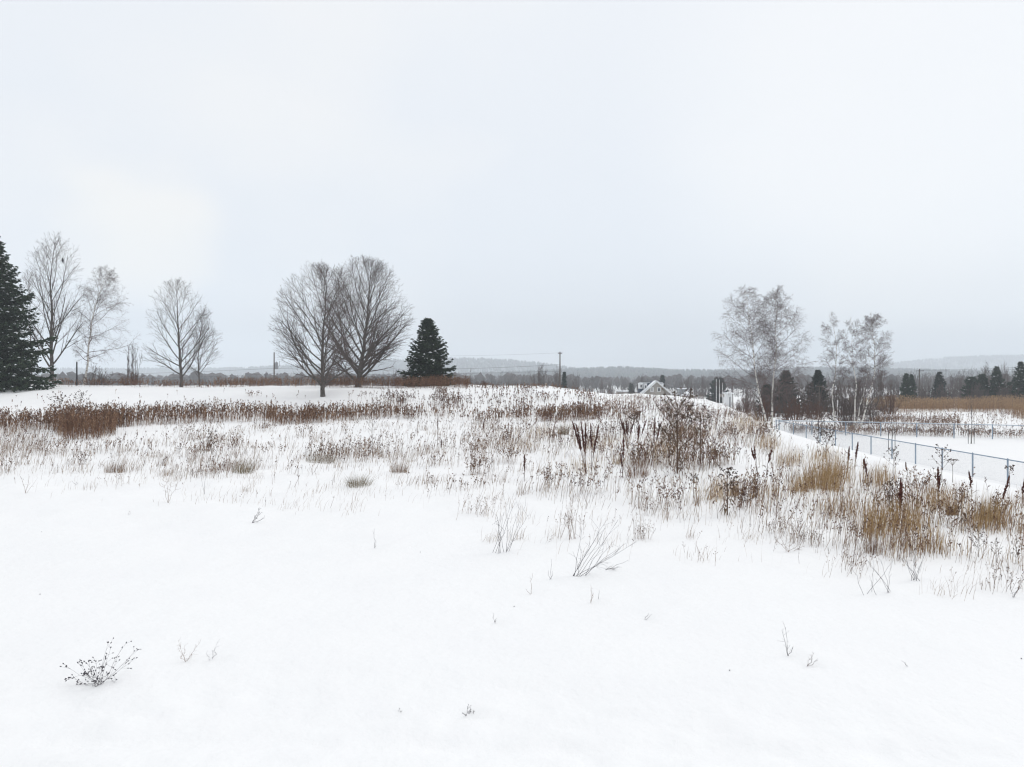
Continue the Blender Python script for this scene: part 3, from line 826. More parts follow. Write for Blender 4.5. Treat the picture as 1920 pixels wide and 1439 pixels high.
shrub('grey shrub between the pole and the grey green spruce', 1738, 165, 714, 18, var=2, stems=34)
shrub('grey shrub right of the grey green spruce', 1785, 165, 716, 18, var=1, stems=34)
shrub('dark underbrush below the bushy green pines', 1832, 145, 724, 34, var=4, stems=44)
shrub('dark underbrush below the tall spruces at the right edge', 1888, 140, 722, 38, var=5, stems=44)
shrub('grey brush between the blue green spruce and the dark bush by the birches', 1678, 170, 716, 26, var=4, stems=44)
shrub('tall grey brush behind the gap between the grey green spruce and the pines', 1800, 190, 703, 30, var=5, stems=44, upright=0.65)
shrub('dark brush under the grey green spruce', 1766, 150, 724, 34, var=1, stems=44)
shrub('dark brush at the foot of the utility pole between the spruces', 1726, 150, 727, 26, var=5, stems=44)
shrub('tall bare brown crown among the spruces at the right', 1884, 160, 686, 14, var=2, stems=30, upright=0.65)
shrub('bare grey treetops behind the pines at the right', 1850, 175, 692, 24, var=1, stems=34, upright=0.65)

# a wood across the valley that reads as one mass
def valley_wood():
    rng = np.random.default_rng(77)
    temps = []
    for k in range(5):
        p0, p1, a, b = shrub_geo(900 + k, 1.0, 0.42, 7, 4, 3, 0.014, 3, 0.6)
        temps.append((p0, p1, a))
    g = Geo()
    zones = [(-260, 60, 260, 700, 60, 8, 709), (60, 480, 330, 800, 80, 7, 711), (470, 800, 220, 500, 105, 9, 702), (820, 1080, 240, 500, 85, 10, 700),
             (1060, 1240, 320, 600, 90, 9, 708), (1230, 1460, 300, 600, 110, 10, 707), (1440, 1760, 240, 500, 110, 10, 700), (1700, 2000, 220, 420, 130, 11, 696)]
    for (x0, x1, y0, y1, n, h, top) in zones:
        for i in range(n):
            Y = rng.uniform(y0, y1); px = rng.uniform(x0, x1)
            b = at(px, Y)
            hmax = pt(px, top + rng.uniform(-2, 8) - (max(px - 1780, 0) * 0.10), Y)[2] - b[2]
            H = min(h * rng.uniform(0.5, 1.25), hmax)
            if H < 1.5: continue
            p0, p1, a = temps[rng.integers(5)]
            th = rng.uniform(0, 6.28); R = np.array([[math.cos(th), -math.sin(th), 0], [math.sin(th), math.cos(th), 0], [0, 0, 1]])
            w = H * rng.uniform(0.75, 1.2)
            S = np.array([w, w, H])
            q0 = (p0 @ R.T) * S + b; q1 = (p1 @ R.T) * S + b
            P = np.stack([q0, q1], 1)
            g.ribbons(P, np.repeat((a * H * 1.3)[:, None], 2, 1), tint=np.full(len(q0), rng.uniform(0, 1)), rng=rng)
    # low brush between the houses and behind the spruces
    for (x0, x1, y0, y1, n, h0, h1) in ((1060, 1480, 205, 300, 170, 2.2, 5.0), (1440, 2000, 175, 240, 120, 2.0, 4.5), (820, 1060, 190, 260, 70, 2.0, 4.5)):
        for i in range(n):
            Y = rng.uniform(y0, y1); b = at(rng.uniform(x0, x1), Y); H = rng.uniform(h0, h1); w = H * rng.uniform(1.2, 2.0)
            p0, p1, a = temps[rng.integers(5)]
            th = rng.uniform(0, 6.28); R = np.array([[math.cos(th), -math.sin(th), 0], [math.sin(th), math.cos(th), 0], [0, 0, 1]])
            S = np.array([w, w, H])
            g.ribbons(np.stack([(p0 @ R.T) * S + b, (p1 @ R.T) * S + b], 1), np.repeat((a * H * 2.0)[:, None], 2, 1), tint=np.full(len(p0), rng.uniform(0, 1)), rng=rng)
    # farther trees: small irregular crowns
    n = 11500
    px = rng.uniform(-500, 2400, n); Y = rng.uniform(20.5, 50, n) ** 2; X = (px - 960) / F * Y
    keep = (vnoise(X, Y, 90.0) + 0.5 * vnoise(X, Y, 35.0)) > rng.uniform(-0.55, 0.0, n) + np.where((px > 200) & (px < 500), 0.12, 0)
    X, Y, px = X[keep], Y[keep], px[keep]; n = len(X)
    b = np.stack([X, Y, terrain(X, Y) - 0.3], 1)
    h = rng.uniform(3.5, 10.5, n) * np.where(Y > 1200, 1.25, 1.0); w = h * rng.uniform(0.22, 0.5, n); ph = rng.uniform(0, PI, n)
    ring = [b + np.stack([np.cos(ph + k * PI / 2) * w, np.sin(ph + k * PI / 2) * w, h * rng.uniform(0.5, 0.92, n)], 1) for k in range(4)]
    v = np.stack([b] + ring + [b + np.stack([rng.normal(0, 0.4, n), rng.normal(0, 0.4, n), h], 1)], 1)
    f = []
    for k in range(4): f += [[0, 1 + (k + 1) % 4, 1 + k], [5, 1 + k, 1 + (k + 1) % 4]]
    f = (np.arange(n) * 6)[:, None, None] + np.array(f)[None]
    g.add(v.reshape(-1, 3), tris=f.reshape(-1, 3), tint=np.repeat(rng.uniform(0, 1, n), 6))
    link('valley_wood', g, M['wood_far'], kind='stuff', label='grey leafless wood across the valley floor', cat='wood')
valley_wood()

# ================================================================== fence
def chain_fence(label, pts_top, posts, ground_pts, terminal=(), snow_rail=False):
    """posts: list of (x, y); straight fence 1.22 m high following the ground"""
    P = [np.array([x, y, float(terrain(x, y))]) for (x, y) in posts]
    H = 1.22
    base = P[0].copy()
    t = thing('chain_link_fence', label, 'fence', base)
    for i, p in enumerate(P):
        r = 0.050 if i in terminal else 0.040
        hh = H + (0.06 if i in terminal else 0.0)
        g = Geo().tubes([p - base - UP * 0.3, p - base + UP * (hh - 0.01)], [p - base + UP * (hh - 0.01), p - base + UP * (hh + 0.035)], [r, r * 1.15], [r, r * 0.4], 8)
        link('post', g.mesh('post', smooth=True), M['zinc'], t)
    for a, b in zip(P[:-1], P[1:]):
        A = a - base + UP * (H - 0.03); B = b - base + UP * (H - 0.03)
        link('top_rail', Geo().tubes([A], [B], 0.030, 0.030, 6).mesh('top_rail', smooth=True), M['zinc'], t)
        if snow_rail:
            link('snow_cap', Geo().tubes([A + UP * 0.030], [B + UP * 0.030], 0.024, 0.024, 5), M['snowpad'], t)
    g = Geo()
    for a, b in zip(P[:-1], P[1:]):
        A, B = a - base, b - base
        L = np.linalg.norm(B - A); n = int(L / 0.075)
        nv = np.array([-(B - A)[1], (B - A)[0], 0]); nv = nv / np.linalg.norm(nv) * 0.032
        h0, h1 = 0.06, H - 0.05
        for s in (1, -1):
            u0 = (np.arange(-int((h1 - h0) / 0.075) - 1, n + int((h1 - h0) / 0.075) + 1) + 0.5) * 0.075
            ua = u0; ub = u0 + s * (h1 - h0)
            # clip to the bay
            za = np.full_like(ua, h0); zb = np.full_like(ub, h1)
            lo, hi = 0.0, L
            ca = np.clip(ua, lo, hi); cb = np.clip(ub, lo, hi)
            za2 = h0 + (ca - ua) / (s); zb2 = h1 + (cb - ub) / (s)
            ok = (zb2 - za2) > 0.02
            f0 = (ca / L)[ok, None]; f1 = (cb / L)[ok, None]
            p0 = A + (B - A) * f0 + nv; p1 = A + (B - A) * f1 + nv
            p0[:, 2] += za2[ok]; p1[:, 2] += zb2[ok]
            g.tubes(p0, p1, 0.0017, 0.0017, 3)
        g.tubes([A + UP * 0.06 + nv], [B + UP * 0.06 + nv], 0.0025, 0.0025, 3)
    link('wire_mesh', g, M['mesh'], t, kind='stuff')
    return t

near_posts = [(24.0, 31.8 + 2.62 * k) for k in range(12)] + [(24.0, 64.6)]
chain_fence('galvanised chain link fence running away along the near side of the snowy yard', None, near_posts, None, terminal=(12,))
d = np.array([17.5, -6.6]); d = d / np.linalg.norm(d)
far_posts = [(24.25 + d[0] * 2.75 * k, 64.55 + d[1] * 2.75 * k) for k in range(10)]
chain_fence('chain link fence with snow on its rail across the far side of the yard', None, far_posts, None, terminal=(0,), snow_rail=True)

# ---- staked saplings in the yard
def sapling(label, px, Y, top_py, seed, stakes=True, which=''):
    base = at(px, Y)
    H = pt(px, top_py, Y)[2] - base[2]
    lv = [dict(n=11, ang=0.5, ratio=1, segs=4, trop=0.05, wob=0.06, t0=0.35, rr=0.5, minl=0.15, rmin=0.006),
          dict(n=5, ang=0.6, ratio=0.5, segs=2, trop=0.03, wob=0.1, t0=0.2, rr=0.6, minl=0.08, rmin=0.004)]
    rng = np.random.default_rng(seed)
    path = dense_path([(0, 0, -0.1), (0.03, 0, H * 0.5), (0, 0, H)], 9, rng, 0.012)
    bk = grow_tree(seed, path, ((0, 0, H * 0.62), (H * 0.2, H * 0.2, H * 0.42)), lv, 0.035)
    t = thing('sapling', label, 'tree', base)
    link('trunk', seg_geo(bk[0], 6), M['bark'], t)
    link('crown', seg_geo(np.concatenate(bk[1:]), 3), M['twig'], t)
    if stakes:
        for k, s in enumerate((-1, 1)):
            x, y = base[0] + s * 0.26, base[1] + 0.05 * s
            b = np.array([x, y, float(terrain(x, y))])
            g = Geo().tubes([(0, 0, -0.2), (0, 0, 1.42)], [(0, 0, 1.42), (0, 0, 1.46)], [0.024, 0.024], [0.024, 0.008], 4)
            link('stake', g, M['darkwood'], None, label=('left' if s < 0 else 'right') + ' dark stake supporting ' + which, cat='stake', loc=b)
sapling('thin bare sapling between stakes on the yard near the right edge', 1821, 55, 738, 61, which='the tallest sapling near the right edge')
sapling('thin bare sapling between stakes just behind the middle of the near fence', 1672, 50, 782, 62, which='the sapling behind the near fence')
sapling('small bare sapling between stakes in the far corner of the yard', 1540, 62, 772, 63, which='the sapling in the far fence corner')

# ================================================================== poles, wires, house
def pole(label, px, Y, top_py, r=0.13, cross=None, transformer=False, name='utility_pole', cat='pole', mat='wood'):
    base = at(px, Y)
    top = pt(px, top_py, Y)
    H = top[2] - base[2]
    t = thing(name, label, cat, base)
    g = Geo().tubes([(0, 0, -0.3), (0, 0, H - 0.02)], [(0, 0, H - 0.02), (0, 0, H + 0.01)], [r, r * 0.72], [r * 0.72, r * 0.3], 9)
    link('shaft', g.mesh('shaft', smooth=True), M[mat], t)
    if cross:
        for (dz, half) in cross:
            link('crossarm', Geo().box((0, -r * 0.9 - 0.02, H - dz), (half * 2, 0.09, 0.11)), M[mat], t)
            for s in (-0.9, 0.9):
                link('insulator', Geo().tubes([(half * s, -r * 0.9 - 0.02, H - dz + 0.055)], [(half * s, -r * 0.9 - 0.02, H - dz + 0.22)], [0.05], [0.03], 6), M['grey'], t)
    if transformer:
        x = r + 0.28
        link('transformer', Geo().tubes([(x, 0, H - 2.9), (x, 0, H - 1.75), (x, 0, H - 1.72)], [(x, 0, H - 1.75), (x, 0, H - 1.72), (x, 0, H - 1.6)], [0.27, 0.29, 0.1], [0.27, 0.2, 0.06], 12).mesh('transformer', smooth=True), M['grey'], t)
        link('bracket', Geo().box((x * 0.55, 0, H - 2.2), (x * 0.9, 0.08, 0.08)), M['wood'], t)
        link('conduit', Geo().tubes([(x + 0.3, 0, H - 2.6), (x + 0.55, 0, H - 2.2)], [(x + 0.55, 0, H - 2.2), (x + 0.5, 0, H - 1.5)], 0.025, 0.025, 5), M['wire'], t)
    return t, base, H

pole('left utility pole carrying a grey transformer, left of the maples', 514, 122, 661, cross=None, transformer=True)
pole('tall bare utility pole on the crest right of the dark spruce', 1050, 118, 660, cross=[(0.25, 0.35)])
pole('utility pole with a crossarm between the spruces at the right', 1724, 150, 692, r=0.15, cross=[(0.45, 0.85)])
pole('slim dark pole left of the tall birch pair', 1374, 170, 715, r=0.11, cross=None)
pole('weathered pole seen through the tall birch pair', 1461, 100, 718, r=0.08, cross=None)
pole('short weathered pole between the birch pair and the trio', 1536, 98, 722, r=0.08, cross=[(0.25, 0.55)])
pole('dark old fence post beside the leaning birch', 144, 83, 679, r=0.10, name='old_post', cat='post', mat='darkwood')

def wire(label, p0, p1, sag, r=0.013, group=None):
    p0, p1 = np.array(p0), np.array(p1)
    t = np.linspace(0, 1, 25)[:, None]
    c = p0 + (p1 - p0) * t - UP * sag * 4 * t * (1 - t)
    o = link('overhead_wire', Geo().tubes(c[:-1] - p0, c[1:] - p0, r, r, 4), M['wire'], None, label=label, cat='wire', group=group, loc=p0)
    return o
gw = 'overhead wires between the poles'
wire('thin top wire strung between the left and middle utility poles', pt(514, 662, 122), pt(1050, 662, 118), 0.55, 0.007, gw)
wire('upper of the two thick cables between the left and middle utility poles', pt(514, 691, 122), pt(1050, 684, 118), 0.55, 0.016, gw)
wire('lower of the two thick cables between the left and middle utility poles', pt(514, 701, 122), pt(1050, 696, 118), 0.3, 0.016, gw)
wire('upper cable running left from the transformer pole', pt(514, 691, 122), pt(-160, 704, 125), 0.5, 0.014, gw)
wire('lower cable running left from the transformer pole', pt(514, 701, 122), pt(-160, 713, 125), 0.5, 0.014, gw)
wire('upper wire running right from the pole between the spruces', pt(1728, 694, 150), pt(2060, 676, 130), 0.5, 0.018, gw)
wire('lower wire running right from the pole between the spruces', pt(1720, 695, 150), pt(2060, 681, 130), 0.6, 0.018, gw)
wire('snow laden wire between the two weathered poles among the birches', pt(1461, 723, 100), pt(1536, 726, 98), 0.25, 0.016, gw)

# ---- house
def house():
    Y = 180.0
    s = Y / F
    base = at(1232, Y); base[2] -= 0.2
    t = thing('house', 'beige gabled house with white trim and snowy dark roof beyond the field', 'house', base)
    loc = lambda px, py: np.array([(px - 1232) * s, 0, CAMZ - (py - HOR) * s - base[2]])
    ap = loc(1229, 715.5); L = loc(1204, 739); R = loc(1258, 739)
    L[2] = R[2] = min(L[2], R[2])
    hw = (R[0] - L[0]) / 2; cx = (L[0] + R[0]) / 2; ap[0] = cx
    eave = L[2]; w = hw * 0.90
    dpt = 6.5
    # gable end wall and side walls
    k = (ap[2] - eave) / hw
    g = Geo()
    ya, yb = 0.0, dpt
    we = eave + (hw - w) * k
    v = []
    for y in (ya, yb):
        v += [(cx - w, y, -0.5), (cx + w, y, -0.5), (cx + w, y, we), (cx, y, ap[2] - 0.02), (cx - w, y, we)]
    g.add(v, quads=[[0, 4, 9, 5], [1, 6, 7, 2]], tris=[[0, 1, 2], [0, 2, 3], [0, 3, 4], [5, 7, 6], [5, 8, 7], [5, 9, 8]])
    link('wall', g, M['siding'], t)
    # roof slopes with thickness, snow sheets lying on them
    def slab(sgn, th, off, mat, name, y0, y1, f0=0.0, f1=1.0, parent=t):
        n = np.array([sgn * k, 0, 1.0]); n /= np.linalg.norm(n)
        A = np.array([cx, 0, ap[2]]); B = np.array([cx + sgn * hw * 1.06, 0, ap[2] - k * hw * 1.06])
        a = A + (B - A) * f0 + n * off; b = A + (B - A) * f1 + n * off
        vv = [a + (0, y0, 0), b + (0, y0, 0), b + (0, y1, 0), a + (0, y1, 0)]
        vv += [p + n * th for p in vv]
        link(name, Geo().add(vv, quads=[[0, 1, 2, 3], [4, 7, 6, 5], [0, 4, 5, 1], [1, 5, 6, 2], [2, 6, 7, 3], [3, 7, 4, 0]]), mat, parent)
    for sgn in (-1, 1):
        slab(sgn, 0.12, 0.02, M['roof'], 'roof', -0.35, dpt + 0.3)
        slab(sgn, 0.24, -0.14, M['white'], 'rake_board', -0.42, -0.352)
        slab(sgn, 0.09, 0.145, M['snowpad'], 'roof_snow', -0.34, dpt * 0.42, 0.0, 0.97)
    # windows
    for (px, m) in ((1222.5, 'blind'), (1235.5, 'glass')):
        c = loc(px, 731)
        wd, hh = 0.74, 0.98
        f = Geo()
        for (dx, dz, sx, sz) in ((-wd / 2, 0, 0.12, hh + 0.12), (wd / 2, 0, 0.12, hh + 0.12), (0, hh / 2, wd - 0.125, 0.12), (0, -hh / 2, wd - 0.125, 0.12)):
            f.box((c[0] + dx, -0.05, c[2] + dz), (sx, 0.10, sz))
        fr = link('window', f, M['white'], t)
        link('pane', Geo().box((c[0], -0.02, c[2]), (wd - 0.1, 0.03, hh - 0.1)), M[m], fr)
        link('mullion', Geo().box((c[0], -0.05, c[2]), (0.05, 0.05, hh - 0.13)), M['white'], fr)
    # cross wing behind, ridge along x, with dormers to the left and right
    g = Geo()
    xa, xb = loc(1206, 0)[0], loc(1250, 0)[0]
    zr = loc(0, 718.3)[2]; ze = eave + 0.4; yb0, yb1 = 2.2, 8.5; ym = 5.2
    v = [(xa, yb0, ze), (xa, ym, zr), (xa, yb1, ze), (xb, yb0, ze), (xb, ym, zr), (xb, yb1, ze)]
    g.add(v, quads=[[0, 3, 4, 1], [1, 4, 5, 2], [0, 2, 5, 3]], tris=[[0, 1, 2], [3, 5, 4]])
    link('cross_roof', g, M['roof'], t)
    link('ridge_snow', Geo().box(((xa + xb) / 2, ym, zr + 0.04), (xb - xa + 0.2, 0.35, 0.10)), M['snowpad'], t)
    for (px, wpx, py) in ((1204, 5.5, 720), (1212.5, 4.5, 721), (1244, 4.5, 721)):
        c = loc(px, py)
        dz = 1.25
        dm = link('dormer', Geo().box((c[0], 2.4, c[2] - dz / 2), (wpx * s, 2.0, dz)), M['white'], t)
        link('dormer_snow', Geo().box((c[0], 2.35, c[2] + 0.09), (wpx * s + 0.2, 2.3, 0.18)), M['snowpad'], dm)
        link('dormer_window', Geo().box((c[0], 1.375, c[2] - dz * 0.5), (wpx * s * 0.5, 0.05, dz * 0.55)), M['glass'], dm)
    # porch post at the left end
    link('corner_board', Geo().box((xa - 0.05, 2.0, (ze - 0.5) / 2), (0.35, 0.35, ze + 0.5)), M['white'], t)
    # chimney cap of snow at the apex
    link('apex_snow', Geo().tubes([(cx, -0.36, ap[2] + 0.17)], [(cx, dpt * 0.42, ap[2] + 0.17)], 0.07, 0.07, 6), M['snowpad'], t)
house()

def hip_roof_house(label, px, Y, x0, x1, top, bot, name='small_building'):
    s = Y / F
    base = at(px, Y) - UP * 0.2
    t = thing(name, label, 'building', base)
    z1 = CAMZ - (top - HOR) * s - base[2]; z0 = CAMZ - (bot - HOR) * s - base[2]
    a, b = (x0 - px) * s, (x1 - px) * s
    m = (a + b) / 2; w = (b - a) / 2
    link('wall', Geo().box((m, w, (z0 - 0.5) / 2), (w * 1.7, w * 1.7, z0 + 0.5)), M['siding'], t)
    g = Geo().add([(a, 0, z0), (b, 0, z0), (b, 2 * w, z0), (a, 2 * w, z0), (m, w, z1)], quads=[[3, 2, 1, 0]], tris=[[0, 1, 4], [1, 2, 4], [2, 3, 4], [3, 0, 4]])
    link('roof', g, M['snowpad'], t)
    link('door', Geo().box((m - w * 0.2, w * 0.135, z0 * 0.45), (0.9, 0.06, z0 * 0.9)), M['white'], t)
    return t
hip_roof_house('small building under a pyramid of snow right of the house', 1292, 185, 1280, 1304, 732.5, 743)

def flat_block(label, px, Y, x0, x1, top, depth, wall, name, roofsnow=True, cat='building'):
    s = Y / F
    base = at(px, Y) - UP * 0.2
    t = thing(name, label, cat, base)
    z1 = CAMZ - (top - HOR) * s - base[2]
    a, b = (x0 - px) * s, (x1 - px) * s
    link('wall', Geo().box(((a + b) / 2, depth / 2, (z1 - 0.4) / 2), (b - a, depth, z1 + 0.4)), M[wall], t)
    if roofsnow:
        link('roof_snow', Geo().box(((a + b) / 2, depth / 2, z1 + 0.12), (b - a + 0.4, depth + 0.4, 0.236)), M['snowpad'], t)
    link('door', Geo().box(((a + b) / 2, -0.03, z1 * 0.4), ((b - a) * 0.32, 0.055, z1 * 0.8)), M['grey'], t)
    return t
flat_block('pale shed with snow on top between the house and the pyramid roof', 1281, 200, 1276, 1286, 730, 3.5, 'grey', 'shed')
flat_block('white shed under a snow roof beside the slim dark pole', 1367, 150, 1364, 1373, 739, 3.0, 'white', 'shed')
flat_block('long low building left of the house, roof just above the snow', 1188, 230, 1163, 1203, 735.0, 9, 'siding', 'long_building')

for (px, top, lab) in ((1343, 712, 'leftmost of three white poles in front of the dark conifer'),
                       (1349, 713, 'middle of three white poles in front of the dark conifer'),
                       (1355, 719, 'rightmost and shortest of three white poles in front of the dark conifer')):
    base = at(px, 140); H = pt(px, top, 140)[2] - base[2]
    t = thing('flagpole', lab, 'pole', base, 'white poles')
    link('shaft', Geo().tubes([(0, 0, -0.2)], [(0, 0, H)], [0.065], [0.045], 8).mesh('shaft', smooth=True), M['white'], t)
    link('finial', Geo().tubes([(0, 0, H + 0.004), (0, 0, H + 0.06)], [(0, 0, H + 0.06), (0, 0, H + 0.12)], [0.03, 0.07], [0.07, 0.01], 8), M['white'], t)

def sign(label, px, Y, x0, x1, y0, y1):
    s = Y / F
    base = at(px, Y)
    z = lambda py: CAMZ - (py - HOR) * s - base[2]
    t = thing('signboard', label, 'sign', base)
    link('panel', Geo().box((0, 0, (z(y0) + z(y1)) / 2), ((x1 - x0) * s, 0.12, z(y0) - z(y1))), M['siding'], t)
    for sg in (-1, 1):
        link('post', Geo().tubes([(sg * (x1 - x0) * s * 0.4, 0.11, -0.2)], [(sg * (x1 - x0) * s * 0.4, 0.11, z(y0) - 0.05)], 0.05, 0.05, 6), M['white'], t)
sign('pale blank board standing among the three white poles', 1353, 142, 1348.5, 1358, 739, 745)
sign('tiny white road sign on the crest left of the middle utility pole', 1023, 120, 1021.3, 1024.7, 718.5, 723.5)

# ---- bird in the tall tree
def bird():
    p = pt(117.5, 489, 83.9)
    g = Geo()
    zs = np.array([-0.34, -0.20, -0.08, 0.06, 0.17, 0.22, 0.30, 0.345]); rs = np.array([0.03, 0.06, 0.11, 0.125, 0.085, 0.07, 0.07, 0.015])
    ys = np.array([0.10, 0.06, 0.02, 0, 0, -0.01, -0.02, -0.03])
    c = np.stack([np.zeros(8), ys, zs], 1)
    g.tubes(c[:-1], c[1:], rs[:-1], rs[1:], 8)
    g.tubes([(0, -0.08, 0.265)], [(0, -0.14, 0.25)], [0.022], [0.003], 5)
    t = thing('bird', 'dark bird perched upright high in the tall thin tree', 'bird', p)
    link('body', g.mesh('body', smooth=True), M['darkwood'], t)
bird()

# ================================================================== dry weeds and grass
def sample_poly(poly, n, rng):
    p = np.array(poly, float)
    lo, hi = p.min(0), p.max(0)
    out = []
    tot = 0
    while tot < n:
        c = rng.uniform(lo, hi, (n * 3, 2))
        inside = np.zeros(len(c), bool)
        j = len(p) - 1
        for i in range(len(p)):
            a, b = p[i], p[j]
            cond = ((a[1] > c[:, 1]) != (b[1] > c[:, 1])) & (c[:, 0] < (b[0] - a[0]) * (c[:, 1] - a[1]) / (b[1] - a[1] + 1e-9) + a[0])
            inside ^= cond
            j = i
        out.append(c[inside]); tot += inside.sum()
    return np.concatenate(out)[:n]

def clump_field(poly, n, rng, clumps=None, spread=0.35, clear=0.0):
    """ground points under a polygon of the photograph; clumps = share of the points that gather in tufts"""
    k = int(n * (1 - (clumps or 0)))
    pts = []
    if k:
        p, ok = unproj(*sample_poly(poly, k, rng).T)
        p = p[ok]
        if clear:
            p = p[(vnoise(p[:, 0], p[:, 1] * 0.7, 2.4) + 0.5 * vnoise(p[:, 0] + 9, p[:, 1], 0.8)) > rng.uniform(-0.45, -0.45 + clear, len(p))]
        pts.append(p)
    if clumps:
        nc = max(3, int((n - k) / 34))
        c, ok = unproj(*sample_poly(poly, nc, rng).T)
        c = c[ok]
        if len(c):
            i = rng.integers(0, len(c), n - k)
            w = rng.uniform(0.4, 1.5, len(c))[i][:, None]
            q = c[i] + rng.normal(0, spread, (n - k, 3)) * [1, 1, 0] * w
            pts.append(q)
    p = np.concatenate(pts)
    p[:, 2] = terrain(p[:, 0], p[:, 1])
    return p

def grass(g, base, h, rng, lean=0.25, wind=0.18, w=0.006, tint=(0, 1), curl=0.35):
    n = len(base)
    if n == 0: return
    h = rng.uniform(h[0], h[1], n)
    az = rng.uniform(0, 2 * PI, n)
    l = np.abs(rng.normal(0, lean, n))
    d = np.stack([np.cos(az) * l + wind * rng.uniform(0.2, 1.4, n), np.sin(az) * l, np.zeros(n)], 1)
    t = np.array([0, 0.55, 1.0])
    P = base[:, None] + UP * (h[:, None, None] * t[None, :, None]) + d[:, None] * (h[:, None, None] * (t ** (1 + curl * 2))[None, :, None])
    P[:, :, 2] -= (np.linalg.norm(d, axis=1) ** 2)[:, None] * h[:, None] * 0.25 * t ** 2
    P[:, 0, 2] -= 0.03
    W = w * rng.uniform(0.6, 1.4, n)[:, None] * np.array([1, 0.85, 0.15])
    g.ribbons(P, W, tint=rng.uniform(tint[0], tint[1], n), rng=rng)

def forbs(g, base, h, rng, nb=6, blen=0.22, r=0.0045, seed=(0.022, 0.012), wind=0.08, lean=0.1, tint=(0, 1), spread=0.6, t0=0.45, perb=2):
    n = len(base)
    if n == 0: return
    h = rng.uniform(h[0], h[1], n)
    d = np.stack([rng.normal(wind, lean, n), rng.normal(0, lean, n), np.ones(n)], 1)
    bend = rng.normal(0, 0.05, (n, 3)) * [1, 1, 0]
    p0 = base - UP * 0.04; p1 = base + (d * 0.5 + bend) * h[:, None]; p2 = base + d * h[:, None]
    tn = rng.uniform(tint[0], tint[1], n)
    g.strips(p0, p1, r, r * 0.85, tint=tn, rng=rng); g.strips(p1, p2, r * 0.85, r * 0.5, tint=tn, rng=rng)
    m = n * nb
    i = np.repeat(np.arange(n), nb)
    t = rng.uniform(t0, 1.0, m)
    o = np.where((t < 0.5)[:, None], p0[i] + (p1[i] - p0[i]) * (t / 0.5)[:, None], p1[i] + (p2[i] - p1[i]) * ((t - 0.5) / 0.5)[:, None])
    az = rng.uniform(0, 2 * PI, m)
    bd = nrm(np.stack([np.cos(az) * spread, np.sin(az) * spread, rng.uniform(0.35, 1.0, m)], 1))
    L = (blen * h[i] * rng.uniform(0.4, 1.2, m) * (1.35 - 0.8 * t))[:, None]
    e_ = o + bd * L
    g.strips(o, e_, r * 0.5, r * 0.35, tint=tn[i], rng=rng)
    for k in range(perb):
        v = rng.uniform(0.45, 1.08, m)[:, None]
        g.flakes(o + bd * L * v, bd + rng.normal(0, 0.5, (m, 3)), seed[0] * rng.uniform(0.6, 1.5, m), seed[1] * rng.uniform(0.6, 1.4, m), tint=np.clip(tn[i] + rng.uniform(-0.3, 0.1, m), 0, 1), rng=rng)

# ---- stuff: nobody could count these stalks
def thin(p, rng, size, cut, soft=0.25):
    """leave the stalks out of drifts: keep points where the patch noise is high"""
    v = vnoise(p[:, 0] * 0.8, p[:, 1] * 0.55, size) + 0.55 * vnoise(p[:, 0] + 31, p[:, 1] * 0.7, size * 0.33)
    return p[v > cut + rng.uniform(-soft, soft, len(p))]

